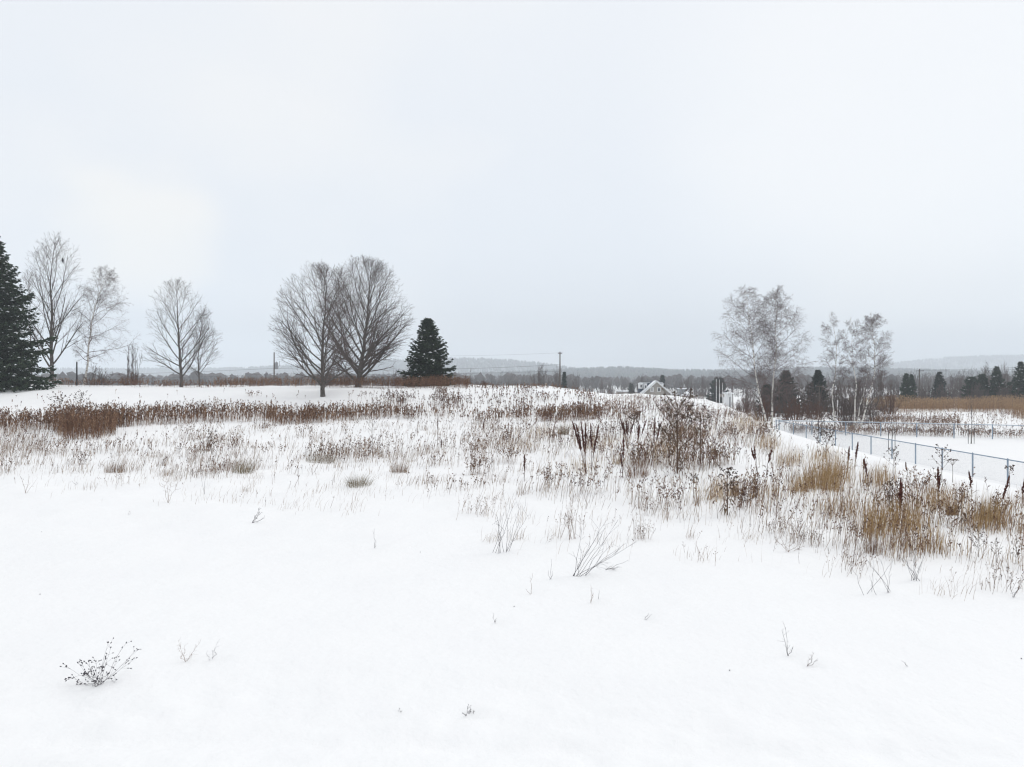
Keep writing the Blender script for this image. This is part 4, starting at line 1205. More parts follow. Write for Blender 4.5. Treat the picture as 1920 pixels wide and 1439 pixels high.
def weed_cover():
    rng = np.random.default_rng(101)
    # brown weeds standing along the crest of the bank
    g = Geo()
    def crest_pts(n, x0, x1, y0, y1):
        px = rng.uniform(x0, x1, n); Y = rng.uniform(y0, y1, n); X = (px - 960) / F * Y
        keep = vnoise(X, Y, 2.2) > rng.uniform(-0.5, 0.15, n)
        X, Y = X[keep], Y[keep]
        return np.stack([X, Y, terrain(X, Y)], 1)
    kw = dict(seed=(0.06, 0.025), r=0.008, blen=0.2)
    forbs(g, crest_pts(1150, 85, 560, 79, 90), (0.35, 1.0), rng, nb=5, tint=(0.1, 0.9), **kw)
    forbs(g, crest_pts(600, 400, 620, 80, 92), (0.5, 1.25), rng, nb=5, tint=(0.1, 0.9), **kw)
    forbs(g, crest_pts(1250, 600, 880, 76, 84), (0.5, 1.35), rng, nb=6, tint=(0.1, 0.85), **kw)
    forbs(g, crest_pts(500, 740, 880, 72, 80), (0.6, 1.3), rng, nb=6, tint=(0.0, 0.7), **kw)
    forbs(g, clump_field([(700, 738), (980, 738), (1010, 770), (820, 765), (640, 755)], 480, rng, 0.7, 0.7), (0.4, 1.1), rng, nb=5, tint=(0, 0.6), **kw)
    forbs(g, clump_field([(20, 740), (560, 735), (600, 760), (300, 765), (20, 772)], 90, rng, 0.5, 0.5), (0.2, 0.6), rng, nb=4, tint=(0.2, 0.9), **kw)
    forbs(g, crest_pts(420, 870, 1110, 73, 81), (0.2, 0.65), rng, nb=5, tint=(0.2, 0.9), **kw)
    forbs(g, clump_field([(900, 736), (1120, 742), (1160, 770), (900, 772)], 330, rng, 0.6, 0.8), (0.25, 0.8), rng, nb=5, tint=(0, 0.8), **kw)
    link('crest_weeds', g, M['brown'], kind='stuff', label='brown dead weeds along the crest of the snow bank', cat='weeds')

    # dense brown strip across the middle distance
    g = Geo()
    for (poly, n, h, cl, cut) in (
            ([(-60, 788), (92, 783), (92, 808), (-60, 818)], 560, (0.35, 0.9), 0.3, -0.05),
            ([(84, 802), (120, 793), (216, 795), (216, 818), (180, 826), (120, 826)], 800, (0.6, 1.5), 0.0, -1),
            ([(190, 786), (330, 779), (520, 780), (520, 790), (330, 797), (200, 804)], 1100, (0.35, 1.2), 0.2, -0.42),
            ([(490, 784), (620, 778), (745, 773), (745, 785), (640, 791), (520, 800)], 1000, (0.3, 1.1), 0.2, -0.38),
            ([(745, 772), (960, 772), (1200, 768), (1200, 787), (1000, 792), (745, 786)], 950, (0.25, 0.9), 0.45, -0.12),
            ([(1010, 776), (1190, 772), (1200, 788), (1010, 792)], 520, (0.35, 0.9), 0.3, -0.2)):
        p = thin(clump_field(poly, n, rng, cl, 0.5), rng, 3.0, cut)
        forbs(g, p, h, rng, nb=4, tint=(0.0, 1.0), seed=(0.07, 0.022), blen=0.17, spread=0.35, r=0.0075, t0=0.5, wind=0.06, lean=0.09)
        q = thin(clump_field(poly, n, rng, cl, 0.5), rng, 3.0, cut)
        grass(g, q, (h[0] * 0.6, h[1] * 0.8), rng, w=0.016, lean=0.18, wind=0.08)
    link('brown_weed_strip', g, M['brown'], kind='stuff', label='dense strip of brown weeds across the middle of the field', cat='weeds')

    # thin grey-brown stalks poking through the snow, left half
    g = Geo()
    A1 = [(-40, 795), (500, 795), (920, 788), (960, 860), (880, 880), (500, 862), (250, 855), (-40, 860)]
    A2 = [(-40, 840), (500, 845), (920, 850), (960, 905), (880, 925), (500, 905), (250, 890), (-40, 890)]
    grass(g, thin(clump_field(A1, 5200, rng, 0.6, 0.45), rng, 1.5, -0.03, 0.22), (0.10, 0.46), rng, w=0.0110, lean=0.34, wind=0.32, tint=(0.1, 1))
    grass(g, thin(clump_field(A2, 4700, rng, 0.65, 0.36), rng, 1.3, 0.08, 0.20), (0.08, 0.42), rng, w=0.0090, lean=0.36, wind=0.36, tint=(0.1, 1))
    forbs(g, thin(clump_field(A1, 1500, rng, 0.6, 0.6), rng, 1.5, -0.03, 0.22), (0.25, 0.8), rng, nb=4, r=0.0055, seed=(0.032, 0.016), tint=(0, 0.8), wind=0.18, lean=0.16)
    forbs(g, thin(clump_field(A2, 800, rng, 0.7, 0.4), rng, 1.3, 0.06, 0.20), (0.2, 0.6), rng, nb=4, r=0.0045, seed=(0.024, 0.013), tint=(0, 0.8), wind=0.18, lean=0.16)
    grass(g, clump_field([(-30, 795), (90, 800), (90, 850), (-30, 860)], 1200, rng, 0.4, 0.5), (0.3, 0.7), rng, w=0.007, wind=0.3)
    B = [(-20, 875), (500, 885), (900, 880), (980, 960), (860, 985), (500, 955), (250, 920), (-20, 915)]
    grass(g, thin(clump_field(B, 1300, rng, 0.6, 0.38), rng, 2.2, 0.06), (0.10, 0.38), rng, w=0.0055, lean=0.4, wind=0.42, tint=(0.4, 1))
    forbs(g, thin(clump_field(B, 110, rng, 0.5, 0.3), rng, 2.2, 0.0), (0.15, 0.42), rng, nb=4, r=0.0032, seed=(0.012, 0.007), tint=(0, 0.7), lean=0.2)
    link('field_grass', g, M['sparse'], kind='stuff', label='thin grey brown stalks poking through snow on the left field', cat='grass')

    # thicker growth, centre to right
    g = Geo()
    C1 = [(880, 795), (1160, 785), (1430, 795), (1450, 860), (1300, 890), (1120, 870), (980, 850), (890, 845)]
    C2 = [(890, 840), (1120, 850), (1450, 850), (1460, 1005), (1280, 985), (1120, 950), (980, 930), (890, 890)]
    grass(g, thin(clump_field(C1, 4600, rng, 0.5, 0.40), rng, 1.3, -0.10, 0.25), (0.2, 0.65), rng, w=0.0105, lean=0.28, wind=0.2, tint=(0, 1))
    grass(g, thin(clump_field(C2, 2200, rng, 0.55, 0.30), rng, 1.1, -0.03, 0.25), (0.15, 0.62), rng, w=0.0080, lean=0.38, wind=0.26, tint=(0.1, 1))
    forbs(g, thin(clump_field(C1, 1250, rng, 0.6, 0.4), rng, 1.3, -0.10, 0.25), (0.35, 1.0), rng, nb=6, r=0.0058, seed=(0.034, 0.017), tint=(0, 0.8), wind=0.1, lean=0.14)
    forbs(g, thin(clump_field(C2, 620, rng, 0.65, 0.3), rng, 1.1, -0.04, 0.25), (0.3, 0.85), rng, nb=6, r=0.0046, seed=(0.026, 0.014), tint=(0, 0.8), wind=0.12, lean=0.14)
    C3 = [(1200, 775), (1440, 785), (1450, 830), (1340, 850), (1210, 830)]
    forbs(g, clump_field(C3, 560, rng, 0.6, 0.7), (0.4, 1.1), rng, nb=7, r=0.0060, seed=(0.032, 0.016), tint=(0, 0.8), lean=0.14)
    D1 = [(1430, 825), (1520, 850), (1600, 872), (1700, 905), (1800, 925), (1960, 955), (1960, 1010), (1700, 985), (1500, 960), (1420, 930)]
    D2 = [(1400, 920), (1500, 945), (1700, 975), (1960, 1005), (1960, 1092), (1800, 1068), (1640, 1045), (1500, 1012), (1400, 985)]
    grass(g, thin(clump_field(D1, 3000, rng, 0.5, 0.30), rng, 1.1, -0.10), (0.2, 0.6), rng, w=0.0085, lean=0.32, wind=0.16, tint=(0.1, 1))
    grass(g, thin(clump_field(D2, 1500, rng, 0.55, 0.24), rng, 0.9, -0.08), (0.15, 0.6), rng, w=0.0068, lean=0.36, wind=0.22, tint=(0.15, 1))
    forbs(g, thin(clump_field(D1, 430, rng, 0.6, 0.3), rng, 1.1, -0.10), (0.3, 0.8), rng, nb=6, r=0.0046, seed=(0.026, 0.014), tint=(0, 0.9), wind=0.1, lean=0.14)
    forbs(g, thin(clump_field(D2, 380, rng, 0.65, 0.22), rng, 0.9, -0.08), (0.25, 0.8), rng, nb=6, r=0.0038, seed=(0.020, 0.011), tint=(0, 0.9), wind=0.1, lean=0.14)
    E = [(1440, 985), (1640, 1030), (1800, 1060), (1960, 1085), (1960, 1130), (1860, 1108), (1700, 1088), (1560, 1050), (1440, 1012)]
    forbs(g, thin(clump_field(E, 260, rng, 0.8, 0.18), rng, 0.9, 0.0), (0.12, 0.5), rng, nb=5, r=0.0030, seed=(0.010, 0.006), tint=(0, 0.7), wind=0.15, lean=0.2)
    grass(g, thin(clump_field(E, 600, rng, 0.8, 0.2), rng, 0.9, 0.0), (0.10, 0.4), rng, w=0.0045, wind=0.3, lean=0.35, tint=(0.3, 1))
    Fz = [(900, 890), (1150, 925), (1440, 985), (1380, 1020), (1150, 1000), (1000, 990), (880, 965)]
    grass(g, thin(clump_field(Fz, 800, rng, 0.65, 0.28), rng, 1.8, 0.06), (0.12, 0.45), rng, w=0.0055, wind=0.32, lean=0.35, tint=(0.3, 1))
    forbs(g, thin(clump_field(Fz, 200, rng, 0.7, 0.25), rng, 1.8, 0.04), (0.2, 0.55), rng, nb=5, r=0.0032, seed=(0.012, 0.007), tint=(0, 0.7), lean=0.2)
    # single stalks thinning out over the open snow in front
    G = [(860, 930), (1100, 940), (1330, 975), (1520, 1010), (1700, 1060), (1900, 1100), (1900, 1135), (1680, 1110), (1450, 1070), (1200, 1065), (980, 1050), (870, 1000)]
    forbs(g, clump_field(G, 150, rng, 0.75, 0.22), (0.12, 0.5), rng, nb=4, r=0.0026, seed=(0.010, 0.006), tint=(0, 0.8), wind=0.15, lean=0.22)
    grass(g, clump_field(G, 420, rng, 0.75, 0.24), (0.08, 0.36), rng, w=0.0042, wind=0.3, lean=0.4, tint=(0.3, 1))
    H_ = [(60, 880), (500, 890), (900, 900), (900, 985), (480, 965), (60, 935)]
    grass(g, clump_field(H_, 260, rng, 0.75, 0.3), (0.08, 0.34), rng, w=0.0045, wind=0.35, lean=0.4, tint=(0.3, 1))
    link('tall_field_weeds', g, M['sparse'], kind='stuff', label='tangled dry weeds and grass on the right half of the field', cat='weeds')

    # pale straw patches mixed in on the right
    g = Geo()
    for (x, y, rx, ry, n, h) in ((1560, 905, 40, 14, 420, (0.4, 1.1)), (1510, 920, 30, 8, 200, (0.3, 0.7)), (1400, 805, 40, 12, 420, (0.5, 1.1)), (1440, 840, 25, 8, 220, (0.4, 0.8)),
                                  (1650, 905, 30, 12, 240, (0.3, 0.7)), (1545, 860, 30, 8, 200, (0.3, 0.7)), (1130, 838, 60, 12, 340, (0.3, 0.6)), (1020, 815, 45, 10, 280, (0.3, 0.6)),
                                  (1480, 870, 30, 10, 240, (0.3, 0.7)), (1700, 990, 50, 16, 420, (0.3, 0.7)), (1850, 985, 50, 16, 420, (0.3, 0.8)), (1640, 1000, 30, 14, 300, (0.3, 0.8)),
                                  (1240, 855, 40, 14, 300, (0.4, 0.9)), (1340, 935, 26, 10, 160, (0.4, 0.8)), (1760, 950, 50, 14, 340, (0.3, 0.7)), (1580, 960, 50, 16, 260, (0.2, 0.6)),
                                  (1300, 815, 60, 12, 300, (0.4, 0.9)), (1090, 880, 50, 14, 200, (0.2, 0.5)), (980, 835, 40, 12, 200, (0.2, 0.5)), (1440, 930, 40, 16, 200, (0.2, 0.6)), (1740, 1030, 60, 12, 200, (0.2, 0.5))):
        q = np.stack([x + rng.normal(0, rx * 0.55, n), y + rng.normal(0, ry * 0.6, n)], 1)
        p, ok = unproj(*q.T)
        grass(g, p[ok], h, rng, w=0.0085, lean=0.24, wind=0.12, tint=(0, 1))
    link('straw_grass', g, M['straw'], kind='stuff', label='pale straw coloured grass among the weeds on the right', cat='grass')

    # rough ground beyond the far fence and on the rise before the house
    g = Geo()
    n = 2900
    px = rng.uniform(1470, 1990, n); Y = rng.uniform(61, 112, n); X = (px - 960) / F * Y
    keep = (Y > 66 - 0.377 * (X - 24) + 1.2) & ((vnoise(X, Y, 4.5) + 0.5 * vnoise(X + 5, Y, 1.6)) > rng.uniform(-0.35, 0.35, n))
    X, Y = X[keep], Y[keep]
    forbs(g, np.stack([X, Y, terrain(X, Y)], 1), (0.4, 1.1), rng, nb=5, r=0.008, seed=(0.05, 0.024), tint=(0, 0.9))
    forbs(g, clump_field([(1190, 748), (1330, 746), (1420, 764), (1430, 792), (1300, 785), (1190, 775)], 1300, rng, 0.6, 0.9, 0.4), (0.3, 0.9), rng, nb=5, r=0.005, seed=(0.03, 0.015), tint=(0, 0.8))
    forbs(g, clump_field([(1080, 745), (1200, 744), (1190, 775), (1110, 765)], 420, rng, 0.5, 0.9), (0.3, 0.9), rng, nb=4, r=0.005, seed=(0.03, 0.015), tint=(0.3, 1))
    for (x0, x1, yo, dp, m, hh) in ((1480, 1790, 0.9, 2.6, 900, (0.3, 0.8)), (1640, 1800, 12, 6, 500, (0.5, 1.1)), (1800, 1990, 1.0, 3.5, 350, (0.3, 0.7))):
        px = rng.uniform(x0, x1, m); k = (px - 960) / F
        Yf = (64.55 + 0.377 * 24.25) / (1 + 0.377 * k)      # where the far fence crosses this column
        Y = Yf + yo + rng.uniform(0, dp, m); X = k * Y
        forbs(g, np.stack([X, Y, terrain(X, Y)], 1), hh, rng, nb=5, r=0.007, seed=(0.045, 0.022), tint=(0.1, 1))
    link('rough_weeds', g, M['brown'], kind='stuff', label='patchy brown weeds on the snowy ground beyond the far fence', cat='weeds')

    # reed bed
    g, gp = Geo(), Geo()
    n = 15000
    px = rng.uniform(1590, 2040, n); Y = rng.uniform(80, 134, n); X = (px - 960) / F * Y
    front = 108 + 3 * vnoise(X, Y * 0, 8.0) * 2 - 30 * sst(1870, 1930, px) + 8 * (1 - sst(1600, 1690, px))
    keep = Y > front
    X, Y, px = X[keep], Y[keep], px[keep]
    b = np.stack([X, Y, terrain(X, Y)], 1)
    h = rng.uniform(1.7, 2.5, len(b)) * (0.9 + 0.5 * vnoise(X, Y, 6.0))
    d = np.stack([rng.normal(0.06, 0.07, len(b)), rng.normal(0, 0.07, len(b)), np.ones(len(b))], 1)
    t = np.array([0, 0.5, 0.8, 1.0])
    P = b[:, None] + d[:, None] * (h[:, None] * t)[:, :, None]
    tn = rng.uniform(0, 1, len(b))
    g.ribbons(P, np.array([0.014, 0.014, 0.011, 0.008])[None] * rng.uniform(0.7, 1.5, len(b))[:, None], tint=tn, rng=rng)
    for k in range(1):      # leaves
        o = b + d * (h * rng.uniform(0.25, 0.8, len(b)))[:, None]
        az = rng.uniform(0, 6.28, len(b)); ld = np.stack([np.cos(az) * 0.5, np.sin(az) * 0.5, np.ones(len(b)) * 0.75], 1)
        L = rng.uniform(0.25, 0.5, len(b))[:, None]
        Pl = np.stack([o, o + ld * L * 0.6, o + ld * L - UP * L * 0.25], 1)
        g.ribbons(Pl, np.array([0.012, 0.020, 0.003])[None] * np.ones((len(b), 1)), tint=tn, rng=rng)
    tip = b + d * h[:, None]
    gp.flakes(tip - d * 0.06 + np.array([0.02, 0, 0]), d + rng.normal(0, 0.25, d.shape), 0.14 * rng.uniform(0.6, 1.2, len(b)), 0.035 * rng.uniform(0.7, 1.3, len(b)), tint=rng.uniform(0, 1, len(b)), rng=rng)
    t_ = thing('reed_bed', 'broad tan reed bed behind the yard at the right', 'reeds', (38, 110, -2.2)); t_['kind'] = 'stuff'
    for nm, gg, mm in (('reed_stems', g, 'reed'), ('reed_plumes', gp, 'plume')):
        o = link(nm, gg, M[mm], t_, kind='stuff'); o.location = (-38, -110, 2.2)
weed_cover()

# ---- single plants
def dock(label, px, py, tips, seed, wpx=6.0, frac=0.5, group=None, name='dock_plant'):
    rng = np.random.default_rng(seed)
    base = unproj(px, py)[0][0]; Y = base[1]
    t = thing(name, label, 'weed', base, group)
    st = Geo()
    for (tx, ty) in tips:
        tip = pt(tx, ty, Y) - base; tip[1] += rng.normal(0, 0.12)
        s = np.linspace(0, 1, 8)[:, None]
        mid = tip * [0.35, 0.35, 0.5]
        c = 2 * s * (1 - s) * mid + s ** 2 * tip + rng.normal(0, 0.008, (8, 3)) * s * (1 - s) * 4
        c[0, 2] -= 0.05
        st.tubes(c[:-1], c[1:], np.linspace(0.009, 0.005, 7), np.linspace(0.0085, 0.004, 7), 4)
        fr_ = frac; frac = fr_ * rng.uniform(0.8, 1.15)
        L = np.linalg.norm(tip); m = int(260 * L * frac)
        u = rng.uniform(1 - frac, 1.0, m)
        f = u * 7; j = np.minimum(f.astype(int), 6); p = c[j] + (c[j + 1] - c[j]) * (f - j)[:, None]
        R = wpx * rng.uniform(0.26, 0.36) / F * Y * (1 + 0.35 * np.sin(u * rng.uniform(40, 70) + rng.uniform(0, 6))) * np.clip(np.sin((u - (1 - frac)) / frac * PI * 0.86 + 0.35), 0.12, 1)
        az = rng.uniform(0, 6.28, m); rad = R * rng.uniform(0.2, 1, m)
        off = np.stack([np.cos(az) * rad, np.sin(az) * rad, rng.normal(0, 0.01, m)], 1)
        sh = Geo().bits(p + off, off + UP * 0.05, 0.028 * rng.uniform(0.7, 1.4, m), 0.016 * rng.uniform(0.7, 1.3, m), tint=rng.uniform(0, 1, m), rng=rng)
        link('seed_head', sh, M['dock'], t)
        frac = fr_
    # withered leaves at the foot
    lf = Geo(); k = 5
    az = rng.uniform(0, 6.28, k); d_ = np.stack([np.cos(az), np.sin(az), rng.uniform(0.2, 0.8, k)], 1)
    o = np.zeros((k, 3)) + UP * rng.uniform(0.05, 0.35, (k, 1)); L = rng.uniform(0.12, 0.25, (k, 1))
    lf.ribbons(np.stack([o, o + d_ * L * 0.5, o + d_ * L - UP * L * 0.5], 1), np.array([[0.01, 0.03, 0.006]]) * np.ones((k, 1)), tint=np.full(k, 0.5), rng=rng)
    link('stem', st, M['dockstem'], t)
    link('leaves', lf, M['leaf'], t)
    return t

dock('fan of tall dark red dock spikes standing above the weeds right of centre', 1099, 893, [(1073, 790), (1080, 796), (1089, 792), (1098, 795)], 1, 7)
dock('dock leaning right with a russet spike beside the fan of red spikes', 1109, 884, [(1123, 797), (1108, 795)], 2, 7)
dock('single dark red dock spike on a bare stem below the fan', 1168, 897, [(1171, 821), (1164, 850)], 3, 6)
dock('group of five dark dock spikes between the red fan and the big burdock', 1176, 842, [(1163, 785), (1168, 792), (1174, 784), (1178, 792), (1187, 790)], 4, 5)
dock('dock with one dark leaning spike just left of the big burdock', 1196, 846, [(1196, 789), (1201, 797), (1212, 788)], 5, 5)
dock('dock with two dark spikes nearest to the left side of the big burdock', 1226, 850, [(1229, 782), (1238, 792)], 6, 5)
dock('isolated thin dark red spike on open snow near the centre', 983, 903, [(984, 853)], 7, 5, 0.6)
dock('pair of nearly black dock spikes right of the big burdock', 1421, 894, [(1405, 840), (1416, 838)], 8, 6, 0.45)
dock('nearly black leaning dock spike at the right of the black pair', 1436, 893, [(1446, 839)], 9, 6, 0.45)
dock('upright dark dock spike rising from the straw tussock by the fence', 1589, 886, [(1589, 838)], 10, 5, 0.6)
dock('bent dark dock spike curving right in front of the near fence', 1602, 880, [(1609, 829)], 11, 6, 0.6)
dock('short dark dock spike right of the bent one', 1620, 888, [(1619, 861)], 12, 5, 0.6)
dock('dark red dock spike on a long stem right of the straw tussock', 1629, 921, [(1627, 862)], 13, 5, 0.5)
dock('thin black stalk standing before the third visible fence post', 1701, 905, [(1701, 868)], 14, 3.5, 0.5)
dock('rusty red dock among weeds below the middle of the near fence', 1687, 968, [(1684, 905), (1692, 897)], 15, 8, 0.75)
dock('short russet dock in front of the fence, left of the flat topped weed', 1758, 935, [(1756, 876), (1760, 890)], 16, 6, 0.6)
dock('dark red dock in front of the fence post with stakes', 1823, 932, [(1822, 885)], 17, 5, 0.6)
dock('long reddish dock leaning right at the last fence post', 1877, 958, [(1890, 893)], 18, 6, 0.8)
dock('dark red dock cut by the right edge of the picture', 1917, 945, [(1919, 897), (1924, 905)], 19, 6, 0.6)
dock('short dark spike at the near edge of the brown strip, left of centre', 906, 812, [(908, 785)], 20, 4, 0.7)
dock('dark spike standing before the brown strip right of centre', 1033, 799, [(1033, 773)], 21, 3.5, 0.7)
dock('thin dark spike before the right end of the brown strip', 1123, 794, [(1123, 772)], 22, 3, 0.7)
dock('tall thin dark stalk left of centre behind a pale tuft', 820, 838, [(821, 781)], 23, 3, 0.5)
dock('stubby dark stalk right beside the tall thin one left of centre', 827, 840, [(827, 825)], 24, 4, 0.9)

def burr_geo(C, rad, rng):
    """spiky balls"""
    k = 8
    g = Geo()
    phi = np.arccos(1 - 2 * (np.arange(k) + 0.5) / k); th = PI * (1 + 5 ** 0.5) * np.arange(k)
    dirs = np.stack([np.cos(th) * np.sin(phi), np.sin(th) * np.sin(phi), np.cos(phi)], 1)
    n = len(C)
    c = np.repeat(C, k, 0); d = np.tile(dirs, (n, 1)) + rng.normal(0, 0.15, (n * k, 3)); r = np.repeat(rad, k)
    g.bits(c + nrm(d) * r[:, None] * 0.45, d, r * 0.66, r * 0.50, tint=np.repeat(rng.uniform(0, 1, n), k), rng=rng)
    return g

def burdock(label, px, py, top_py, half_px, seed, nbr=10, sub=4, burr=0.022, leaves=0, group=None, name='burdock_plant', lean=0.0, thick=0.016, low=0.3):
    rng = np.random.default_rng(seed)
    base = unproj(px, py)[0][0]; Y = base[1]
    H = pt(px, top_py, Y)[2] - base[2]; W = half_px / F * Y
    t = thing(name, label, 'weed', base, group)
    s = np.linspace(0, 1, 9)[:, None]
    c = np.concatenate([s * lean * H + rng.normal(0, 0.012, (9, 1)) * s, rng.normal(0, 0.012, (9, 1)) * s, s * H * 0.93 - 0.05 * (s == 0)], 1)
    r = np.linspace(thick, thick * 0.35, 9)
    link('stem', Geo().tubes(c[:-1], c[1:], r[:-1], r[1:], 6), M['burrstem'], t)
    B = Geo(); heads = [c[-1]]
    az = rng.uniform(0, 6.28)
    for i in range(nbr):
        u = low + (0.97 - low) * (i + rng.uniform(0, 0.8)) / nbr
        j = min(int(u * 8), 7); o = c[j] + (c[j + 1] - c[j]) * (u * 8 - j)
        az += 2.4 + rng.normal(0, 0.3)
        L = W * rng.uniform(0.65, 1.15) * (1.15 - 0.75 * u) + 0.08 * H
        up = rng.uniform(0.7, 1.25)
        d = nrm(np.array([math.cos(az), math.sin(az), up]))
        q = np.stack([o, o + d * L * 0.5 + UP * 0.03 * L, o + d * L + UP * 0.12 * L])
        B.tubes(q[:-1], q[1:], [thick * 0.42, thick * 0.32], [thick * 0.32, thick * 0.22], 4)
        heads.append(q[-1])
        for k in range(sub):
            v = rng.uniform(0.3, 1); o2 = q[0] + (q[2] - q[0]) * v
            d2 = nrm(d + rng.normal(0, 0.55, 3) + UP * 0.35) * L * rng.uniform(0.18, 0.42)
            B.tubes([o2], [o2 + d2], thick * 0.22, thick * 0.15, 3); heads.append(o2 + d2)
            if rng.random() < 0.5: heads.append(o2 + d2 * 0.5 + rng.normal(0, burr * 0.8, 3))
    link('branches', B, M['burrstem'], t)
    hd = np.array(heads)
    hd = np.concatenate([hd, hd[rng.random(len(hd)) < 0.55] + 0]) + rng.normal(0, burr * 0.9, (len(hd) + 0, 3))[:1] * 0
    hd = hd + rng.normal(0, burr * 0.7, hd.shape)
    link('burrs', burr_geo(hd, burr * rng.uniform(0.75, 1.25, len(hd)), rng), M['burr'], t, kind='stuff')
    if leaves:
        lf = Geo(); n = leaves
        u = rng.uniform(0.1, 0.75, n); j = np.minimum((u * 8).astype(int), 7)
        o = c[j] + rng.normal(0, W * 0.22, (n, 3)) * [1, 1, 0.6]
        a = rng.uniform(0, 6.28, n); d = np.stack([np.cos(a), np.sin(a), rng.uniform(-0.9, 0.3, n)], 1); L = rng.uniform(0.08, 0.20, (n, 1))
        lf.ribbons(np.stack([o, o + d * L * 0.5, o + d * L - UP * L * 0.4], 1), np.array([[0.015, 0.05, 0.008]]) * rng.uniform(0.6, 1.2, (n, 1)), tint=rng.uniform(0, 1, n), rng=rng)
        link('leaves', lf, M['leaf'], t, kind='stuff')
    return t

burdock('biggest burdock on the field, a tall branching brown bush full of burrs', 1270, 888, 748, 62, 1, nbr=21, sub=5, burr=0.030, leaves=260, thick=0.032, low=0.28)
burdock('second tall burdock crowded against the right side of the biggest one', 1313, 870, 770, 42, 2, nbr=11, sub=4, burr=0.026, leaves=70, thick=0.020)
burdock('burdock with clustered burrs alone on the snow right of the black spikes', 1364, 966, 878, 26, 3, nbr=11, sub=4, burr=0.020, leaves=40, thick=0.016, low=0.35)
burdock('burdock with a round head of burrs in front of the fence corner', 1549, 872, 806, 32, 4, nbr=14, sub=4, burr=0.024, leaves=20, thick=0.014, low=0.35)
burdock('slender burdock in front of the near fence sapling', 1676, 898, 838, 18, 5, nbr=9, sub=3, burr=0.018, thick=0.011, low=0.35)
burdock('open burdock in front of the near fence, below the flat topped weed', 1766, 905, 838, 22, 6, nbr=10, sub=3, burr=0.018, thick=0.011, low=0.4)
burdock('burr topped stalk overlapping the last fence post at the right', 1893, 915, 872, 11, 7, nbr=6, sub=2, burr=0.020, thick=0.009, low=0.6)
burdock('burdock under the tall birch pair at the start of the fence', 1452, 842, 797, 20, 8, nbr=10, sub=3, burr=0.020, thick=0.012)
burdock('dark burr laden weed among the grass on the left part of the field', 397, 852, 808, 13, 9, nbr=9, sub=3, burr=0.020, leaves=26, thick=0.012)
burdock('burdock with dark heads showing against the snow bank at far left', 112, 792, 744, 26, 10, nbr=10, sub=3, burr=0.035, thick=0.014, low=0.5)
burdock('bushy seed laden weed beside the dark heads at far left', 150, 792, 738, 22, 11, nbr=14, sub=4, burr=0.024, thick=0.012, low=0.35)
burdock('burdock bush with dark heads behind the group of five spikes', 1190, 812, 776, 16, 12, nbr=10, sub=4, burr=0.030, thick=0.014)
burdock('reddish weed with a ragged head below the biggest burdock', 1300, 934, 888, 12, 13, nbr=9, sub=4, burr=0.014, thick=0.008, low=0.5)
burdock('purple grey branching weed standing on snow left of centre', 698, 828, 783, 13, 14, nbr=12, sub=3, burr=0.012, thick=0.008, low=0.15)
burdock('dark weed tangle with small heads in front of the fence, right of the straw tussock', 1668, 960, 900, 16, 15, nbr=12, sub=4, burr=0.012, leaves=30, thick=0.010)
burdock('branchy grey weed near the lower right edge of the weeds', 1835, 1045, 990, 18, 16, nbr=14, sub=4, burr=0.008, thick=0.006, low=0.15)
burdock('small upright grey weed at the lower right, beside the branchy one', 1868, 1055, 1012, 12, 17, nbr=10, sub=3, burr=0.007, thick=0.005, low=0.2)
burdock('small upright grey weed nearest the lower right edge', 1905, 1058, 1012, 8, 18, nbr=9, sub=3, burr=0.007, thick=0.005, low=0.2)
burdock('tall thin weed with a leafy stem right of the pale straw tuft', 1803, 1000, 915, 8, 19, nbr=10, sub=2, burr=0.010, leaves=20, thick=0.007, low=0.15)
burdock('small dark weed with curled arms left of the olive tussock', 361, 893, 880, 8, 20, nbr=5, sub=1, burr=0.008, thick=0.010, low=0.1)

def umbel(label, px, py, top_py, half_px, seed):
    rng = np.random.default_rng(seed)
    base = unproj(px, py)[0][0]; Y = base[1]
    H = pt(px, top_py, Y)[2] - base[2]; W = half_px / F * Y
    t = thing('umbel_weed', label, 'weed', base)
    o = np.array([0, 0, H * 0.72])
    link('stem', Geo().tubes([(0, 0, -0.05), (0.01, 0, H * 0.4)], [(0.01, 0, H * 0.4), o], [0.008, 0.007], [0.007, 0.006], 5), M['burrstem'], t)
    B, S = Geo(), Geo(); hd = []
    for k in range(11):
        az = k * 2.4; rr = W * math.sqrt((k + 0.5) / 11)
        e_ = np.array([math.cos(az) * rr, math.sin(az) * rr, H * rng.uniform(0.94, 1.0)])
        B.tubes([o], [e_], 0.0035, 0.0025, 3)
        hd.append(e_ + rng.normal(0, 0.022, (7, 3)) * [1, 1, 0.3])
    hd = np.concatenate(hd)
    S.bits(hd, np.tile(UP, (len(hd), 1)) + rng.normal(0, 0.3, hd.shape), 0.014, 0.012, tint=rng.uniform(0, 1, len(hd)), rng=rng)
    link('rays', B, M['burrstem'], t); link('seed_head', S, M['burr'], t)
umbel('flat topped pale weed standing in front of the near fence', 1786, 905, 861, 9, 3)

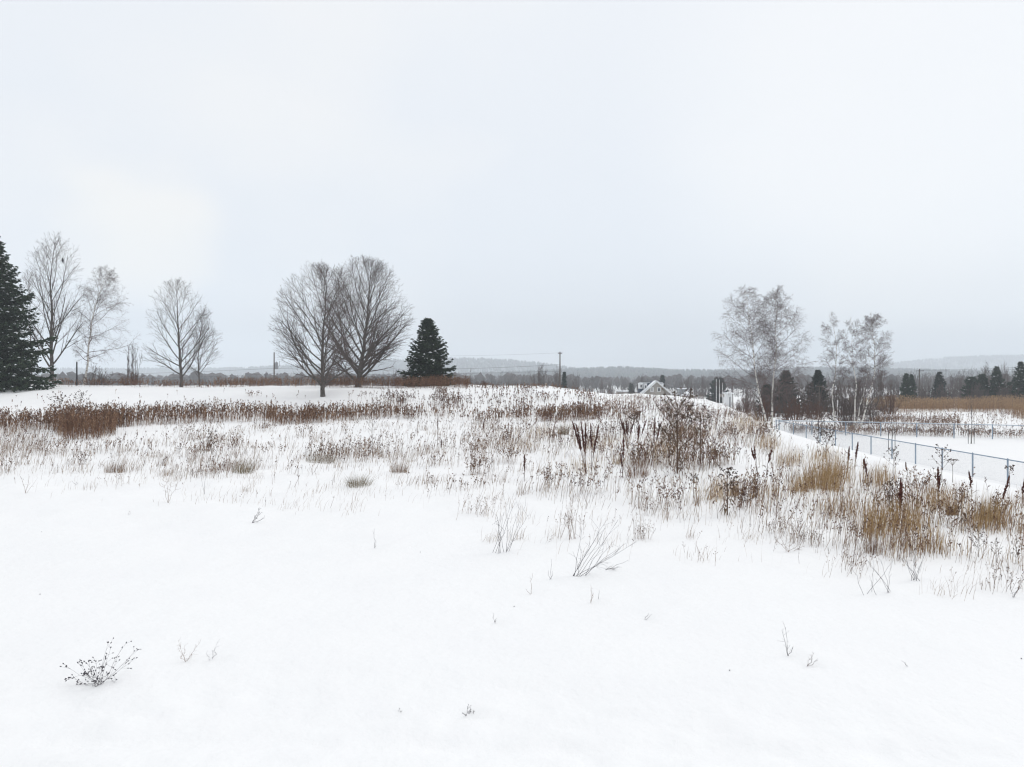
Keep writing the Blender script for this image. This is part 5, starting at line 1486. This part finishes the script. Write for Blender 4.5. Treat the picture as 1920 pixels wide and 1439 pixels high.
def tussock(label, px, py, half_px, h_px, mat, n, seed, lean=0.28, wind=0.15, w=0.006):
    rng = np.random.default_rng(seed)
    base = unproj(px, py)[0][0]; Y = base[1]
    W = half_px / F * Y; H = h_px / F * Y
    a = rng.uniform(0, 6.28, n); r = W * 0.75 * np.sqrt(rng.uniform(0, 1, n))
    p = np.stack([np.cos(a) * r, np.sin(a) * r, np.zeros(n)], 1)
    p[:, 2] = terrain(p[:, 0] + base[0], p[:, 1] + base[1]) - base[2]
    g = Geo()
    u = np.sqrt(p[:, 0] ** 2 + p[:, 1] ** 2) / W
    out = np.stack([np.cos(a), np.sin(a), np.zeros(n)], 1) * (lean * (0.3 + 1.9 * u) * rng.uniform(0.5, 1.5, n))[:, None] + np.array([wind, 0, 0]) + rng.normal(0, 0.10, (n, 3)) * [1, 1, 0]
    hh = H * rng.uniform(0.35, 1.12, n) * (1 - 0.45 * u)
    tt = np.array([0, 0.5, 1.0])
    P = p[:, None] + UP * (hh[:, None, None] * tt[None, :, None]) + out[:, None] * (hh[:, None, None] * (tt ** 1.7)[None, :, None])
    P[:, 0, 2] -= 0.03
    g.ribbons(P, w * rng.uniform(0.6, 1.4, n)[:, None] * np.array([1, 0.85, 0.15]), tint=rng.uniform(0, 1, n), rng=rng)
    o = link('grass_tussock', g, M[mat], None, label=label, cat='grass', loc=base)
    return o
tussock('olive brown grass tussock alone on the snow at left', 455, 887, 24, 36, 'olive', 260, 1)
tussock('wide olive tuft in the grass left of centre', 600, 868, 34, 30, 'olive', 260, 2, 0.35)
tussock('rounded seedy grey tuft below the wide olive one', 672, 911, 30, 27, 'olive', 330, 3, 0.45)
tussock('thin upright grass tuft at the left edge of the open snow', 216, 886, 24, 30, 'sparse', 240, 4, 0.2, 0.3)
tussock('big golden straw tussock in front of the fence corner', 1545, 918, 44, 78, 'straw', 430, 5, 0.13, 0.05, 0.007)
tussock('dense brown clump below the pair of spikes, left of the big burdock', 1195, 893, 30, 40, 'brown', 260, 6, 0.3, -0.05)
tussock('bushy grey green tuft behind the red fan of docks', 1056, 815, 14, 30, 'olive', 300, 7, 0.25)
tussock('golden straw tuft at lower right among grey weeds', 1785, 966, 13, 38, 'straw', 240, 8, 0.14, 0.0)
tussock('olive brown tuft at lower right beside the long leaning dock', 1850, 975, 26, 50, 'olive', 260, 9, 0.2)
tussock('upright brown grass bundle at the near edge of the right hand weeds', 1638, 1038, 20, 58, 'sparse', 120, 10, 0.10, 0.0, 0.005)
tussock('short dark tuft by the double stalks left of centre', 750, 886, 22, 30, 'sparse', 260, 11, 0.25, 0.1)
tussock('golden grass clump beside the lone burdock', 1375, 930, 12, 50, 'straw', 160, 12, 0.12, 0.0)
tussock('tan tuft in front of the golden straw tussock', 1500, 922, 20, 24, 'straw', 160, 13, 0.4, -0.2)
tussock('sandy tuft near the right end of the brown strip', 1158, 870, 14, 30, 'straw', 120, 14, 0.25, 0.1)

def stems(label, px, py, tips, seed, r=0.0035, seeds=0.0, twigs=0, name='weed_stalks', mat='dark', spread_px=0):
    """bare stalks rising out of the snow, each base a little apart"""
    rng = np.random.default_rng(seed)
    base = unproj(px, py)[0][0]; Y = base[1]
    t = thing(name, label, 'weed', base)
    s_ = Geo()
    nh = 0
    for (tx, ty) in tips:
        g = Geo()
        tip = pt(tx, ty, Y) - base; tip[1] += rng.normal(0, 0.06)
        b = np.array([rng.normal(0, spread_px / F * Y), rng.normal(0, spread_px / F * Y * 0.5), 0])
        b[2] = float(terrain(b[0] + base[0], b[1] + base[1])) - base[2] - 0.03
        k = 6; s = np.linspace(0, 1, k)[:, None]
        c = b + (tip - b) * s + rng.normal(0, 0.012, (k, 3)) * (s * (1 - s) * 4)
        L = np.linalg.norm(tip - b)
        g.tubes(c[:-1], c[1:], np.linspace(r, r * 0.5, k - 1), np.linspace(r * 0.9, r * 0.4, k - 1), 4)
        for q in range(twigs):
            u = rng.uniform(0.25, 1) * (k - 1); j = min(int(u), k - 2); o = c[j] + (c[j + 1] - c[j]) * (u - j)
            d = nrm(nrm(tip - b) + rng.normal(0, 0.65, 3)) * L * rng.uniform(0.10, 0.28)
            g.tubes([o], [o + d], r * 0.5, r * 0.35, 3)
            if seeds:
                s_.bits((o + d)[None], d[None], seeds * rng.uniform(0.7, 1.3), seeds * 0.65, tint=0.4, rng=rng); nh += 1
                if rng.random() < 0.5: s_.bits((o + d * 0.6)[None] + rng.normal(0, 0.006, (1, 3)), d[None], seeds, seeds * 0.6, tint=0.4, rng=rng)
        if seeds:
            s_.bits(tip[None], (tip - b)[None], seeds * 1.2, seeds * 0.7, tint=0.4, rng=rng); nh += 1
        link('stalk', g, M[mat], t)
    if nh: link('seeds', s_, M[mat], t, kind='stuff')
    return t

stems('low spreading weed with dark seed beads on the foreground snow at left', 185, 1283,
      [(122, 1252), (130, 1270), (138, 1246), (150, 1240), (162, 1243), (170, 1238), (186, 1236), (196, 1250), (210, 1200), (214, 1210), (236, 1206), (254, 1222), (248, 1240), (143, 1284), (222, 1272), (180, 1262), (205, 1262), (160, 1262)],
      1, 0.0018, 0.0125, 6, name='seed_weed', spread_px=5)
stems('small pale branching sprig on the snow right of the beaded weed', 348, 1238, [(333, 1200), (352, 1206), (372, 1208), (340, 1214), (366, 1222)], 2, 0.0017, 0.0, 9, name='sprig', mat='sparse')
stems('tiny feathery sprig right beside the pale branching sprig', 396, 1237, [(400, 1211), (393, 1220), (404, 1216)], 3, 0.0017, 0.0, 8, name='sprig')
stems('tiny tuft of dark seeds near the bottom middle of the picture', 878, 1339, [(868, 1335), (878, 1326), (888, 1334), (882, 1331)], 4, 0.0024, 0.006, 3, name='sprig')
stems('tiny dark speck of weed left of the bottom seed tuft', 751, 1334, [(755, 1329), (749, 1331)], 5, 0.0024, 0.006, 0, name='sprig')
stems('tiny forked sprout on open snow left of the two dots', 928, 1167, [(924, 1153), (931, 1158)], 6, 0.0028, 0.004, 1, name='sprig')
stems('bent twig shaped like a tent on the snow right of centre', 1208, 1160, [(1216, 1150), (1219, 1152)], 7, 0.003, 0.0, 2, name='sprig')
stems('thin curved twig upright on the snow at lower right', 1478, 1228, [(1481, 1206), (1468, 1180), (1474, 1178)], 8, 0.0028, 0.004, 5, name='sprig')
stems('low reddish sprig right of the curved upright twig', 1512, 1247, [(1517, 1232), (1528, 1226), (1532, 1238)], 9, 0.0026, 0.003, 4, name='sprig', mat='dockstem')
stems('single bent grass blade lying on the snow at lower right', 1704, 1248, [(1692, 1238), (1684, 1235)], 10, 0.0022, 0.0, 0, name='dead_grass')
stems('leaning grey sprig like a small fir tip on the snow at left', 473, 979, [(487, 952), (499, 970), (492, 960), (484, 962)], 11, 0.0045, 0.006, 7, name='sprig')
stems('spray of dark stalks rising from open snow just right of centre', 938, 1036, [(931, 966), (933, 970), (938, 966), (944, 962), (951, 968), (956, 952), (966, 944), (976, 950), (990, 966), (985, 948)], 12, 0.0036, 0.006, 3, spread_px=7)
stems('brown tufted stalks above the leaning spray near the centre', 1070, 1010, [(1056, 950), (1062, 938), (1068, 930), (1074, 932), (1080, 928), (1086, 936), (1092, 950), (1078, 955), (1066, 960), (1058, 968)], 13, 0.0036, 0.008, 6, mat='sparse', spread_px=8)
stems('large spray of thin stalks leaning right near the centre foreground', 1082, 1080, [(1092, 992), (1120, 1002), (1142, 975), (1160, 976), (1138, 1010), (1150, 1015), (1172, 1018), (1190, 1014), (1106, 1020), (1130, 1000), (1164, 1030), (1090, 1030)], 14, 0.0034, 0.004, 5, spread_px=6)
stems('low arched twigs at the right foot of the leaning spray', 1128, 1070, [(1146, 1060), (1158, 1064), (1176, 1048), (1162, 1062)], 15, 0.0036, 0.003, 3, spread_px=3)
stems('two thin straight stalks left of the leaning spray', 1031, 1086, [(1034, 1048), (1036, 1072), (1028, 1070)], 16, 0.003, 0.0, 0, spread_px=3)
stems('faint stalk with a hooked tip below the centre weeds', 996, 1112, [(999, 1078), (986, 1104)], 17, 0.003, 0.004, 1, mat='sparse')
stems('small pale twiggy stalk right of the hooked stalk', 1108, 1130, [(1108, 1100), (1113, 1112)], 18, 0.003, 0.0, 4, mat='sparse')
stems('single straight stalk right of the pale twiggy one', 1121, 1124, [(1123, 1106)], 19, 0.0028, 0.0, 0)
stems('single thin stalk on open snow left of centre', 703, 1027, [(702, 991), (706, 1010)], 20, 0.0034, 0.0, 1)
stems('bundle of straight stalks at the lower right edge of the weeds', 1712, 1088, [(1686, 1042), (1692, 1044), (1708, 1036), (1713, 1034), (1718, 1032), (1736, 1034), (1730, 1040), (1700, 1050)], 21, 0.0036, 0.004, 2, spread_px=8)
stems('loose row of thin stalks left of the straight bundle at lower right', 1640, 1112, [(1591, 1056), (1618, 1046), (1625, 1048), (1644, 1054), (1656, 1052), (1668, 1046), (1672, 1050), (1630, 1080)], 22, 0.003, 0.004, 1, spread_px=22)
stems('small knotted weed on open snow at left, under the thin tuft', 315, 942, [(312, 900), (318, 906), (308, 912), (332, 905)], 23, 0.004, 0.008, 6, mat='sparse')
stems('single thin stalk standing right of the small knotted weed', 383, 926, [(384, 880), (378, 892)], 24, 0.0036, 0.0, 1)
stems('three faint stalks on the snow near the left edge', 49, 925, [(38, 895), (52, 890), (58, 893), (72, 896)], 25, 0.0036, 0.006, 1, mat='sparse', spread_px=4)
stems('tiny upright sprig on snow below the left stalks', 143, 910, [(140, 902), (146, 903)], 26, 0.0036, 0.005, 3)
stems('small dark bead weed on open snow far below the left grass', 242, 966, [(240, 961), (245, 960)], 27, 0.003, 0.006, 1)
stems('dark twig pair at the right edge of the lower weeds', 1898, 1120, [(1905, 1095), (1890, 1100), (1912, 1100)], 28, 0.0034, 0.003, 4, spread_px=5)
stems('low twiggy heap on the snow at the start of the right hand weeds', 1480, 1034, [(1462, 1006), (1475, 1002), (1490, 1010), (1502, 1020), (1512, 1026), (1454, 1012)], 29, 0.0034, 0.004, 7, mat='sparse', spread_px=8)
for i, (x, y) in enumerate([(964, 1138), (965, 1160), (1136, 1128), (788, 1036), (78, 998), (1368, 1258), (1915, 1236), (75, 1115)]):
    p = unproj(x, y)[0][0]
    rng = np.random.default_rng(500 + i)
    lab = ['upper of two dark dots below the hooked stalk', 'lower of two dark dots below the hooked stalk', 'dark dot right of the single straight stalk in the foreground',
           'dark dot on open snow left of the spray of dark stalks', 'dark dot on snow below the faint stalks at the left edge', 'dark dot on the snow left of the low reddish sprig',
           'dark dot on the snow at the lower right edge', 'dark dot on the foreground snow at the left edge'][i]
    g = burr_geo(np.array([[0, 0, 0.006]]), np.array([0.009]), rng)
    link('fallen_burr', g, M['dark'], None, label=lab, cat='burr', group='dark burrs fallen on the snow', loc=p)

# ================================================================== haze
def haze():
    g = Geo().box((0, 2700, 95), (15600, 5800, 270))
    m = bpy.data.materials.new('haze'); m.use_nodes = True
    n, l = m.node_tree.nodes, m.node_tree.links
    n.remove(n['Principled BSDF'])
    v = n.new('ShaderNodeVolumePrincipled')
    v.inputs['Color'].default_value = (0.88, 0.94, 0.995, 1)
    v.inputs['Density'].default_value = 0.00047
    v.inputs['Anisotropy'].default_value = 0.0
    l.new(v.outputs[0], n['Material Output'].inputs['Volume'])
    link('haze', g, m, kind='stuff', label='pale winter haze over the whole valley', cat='haze')
haze()
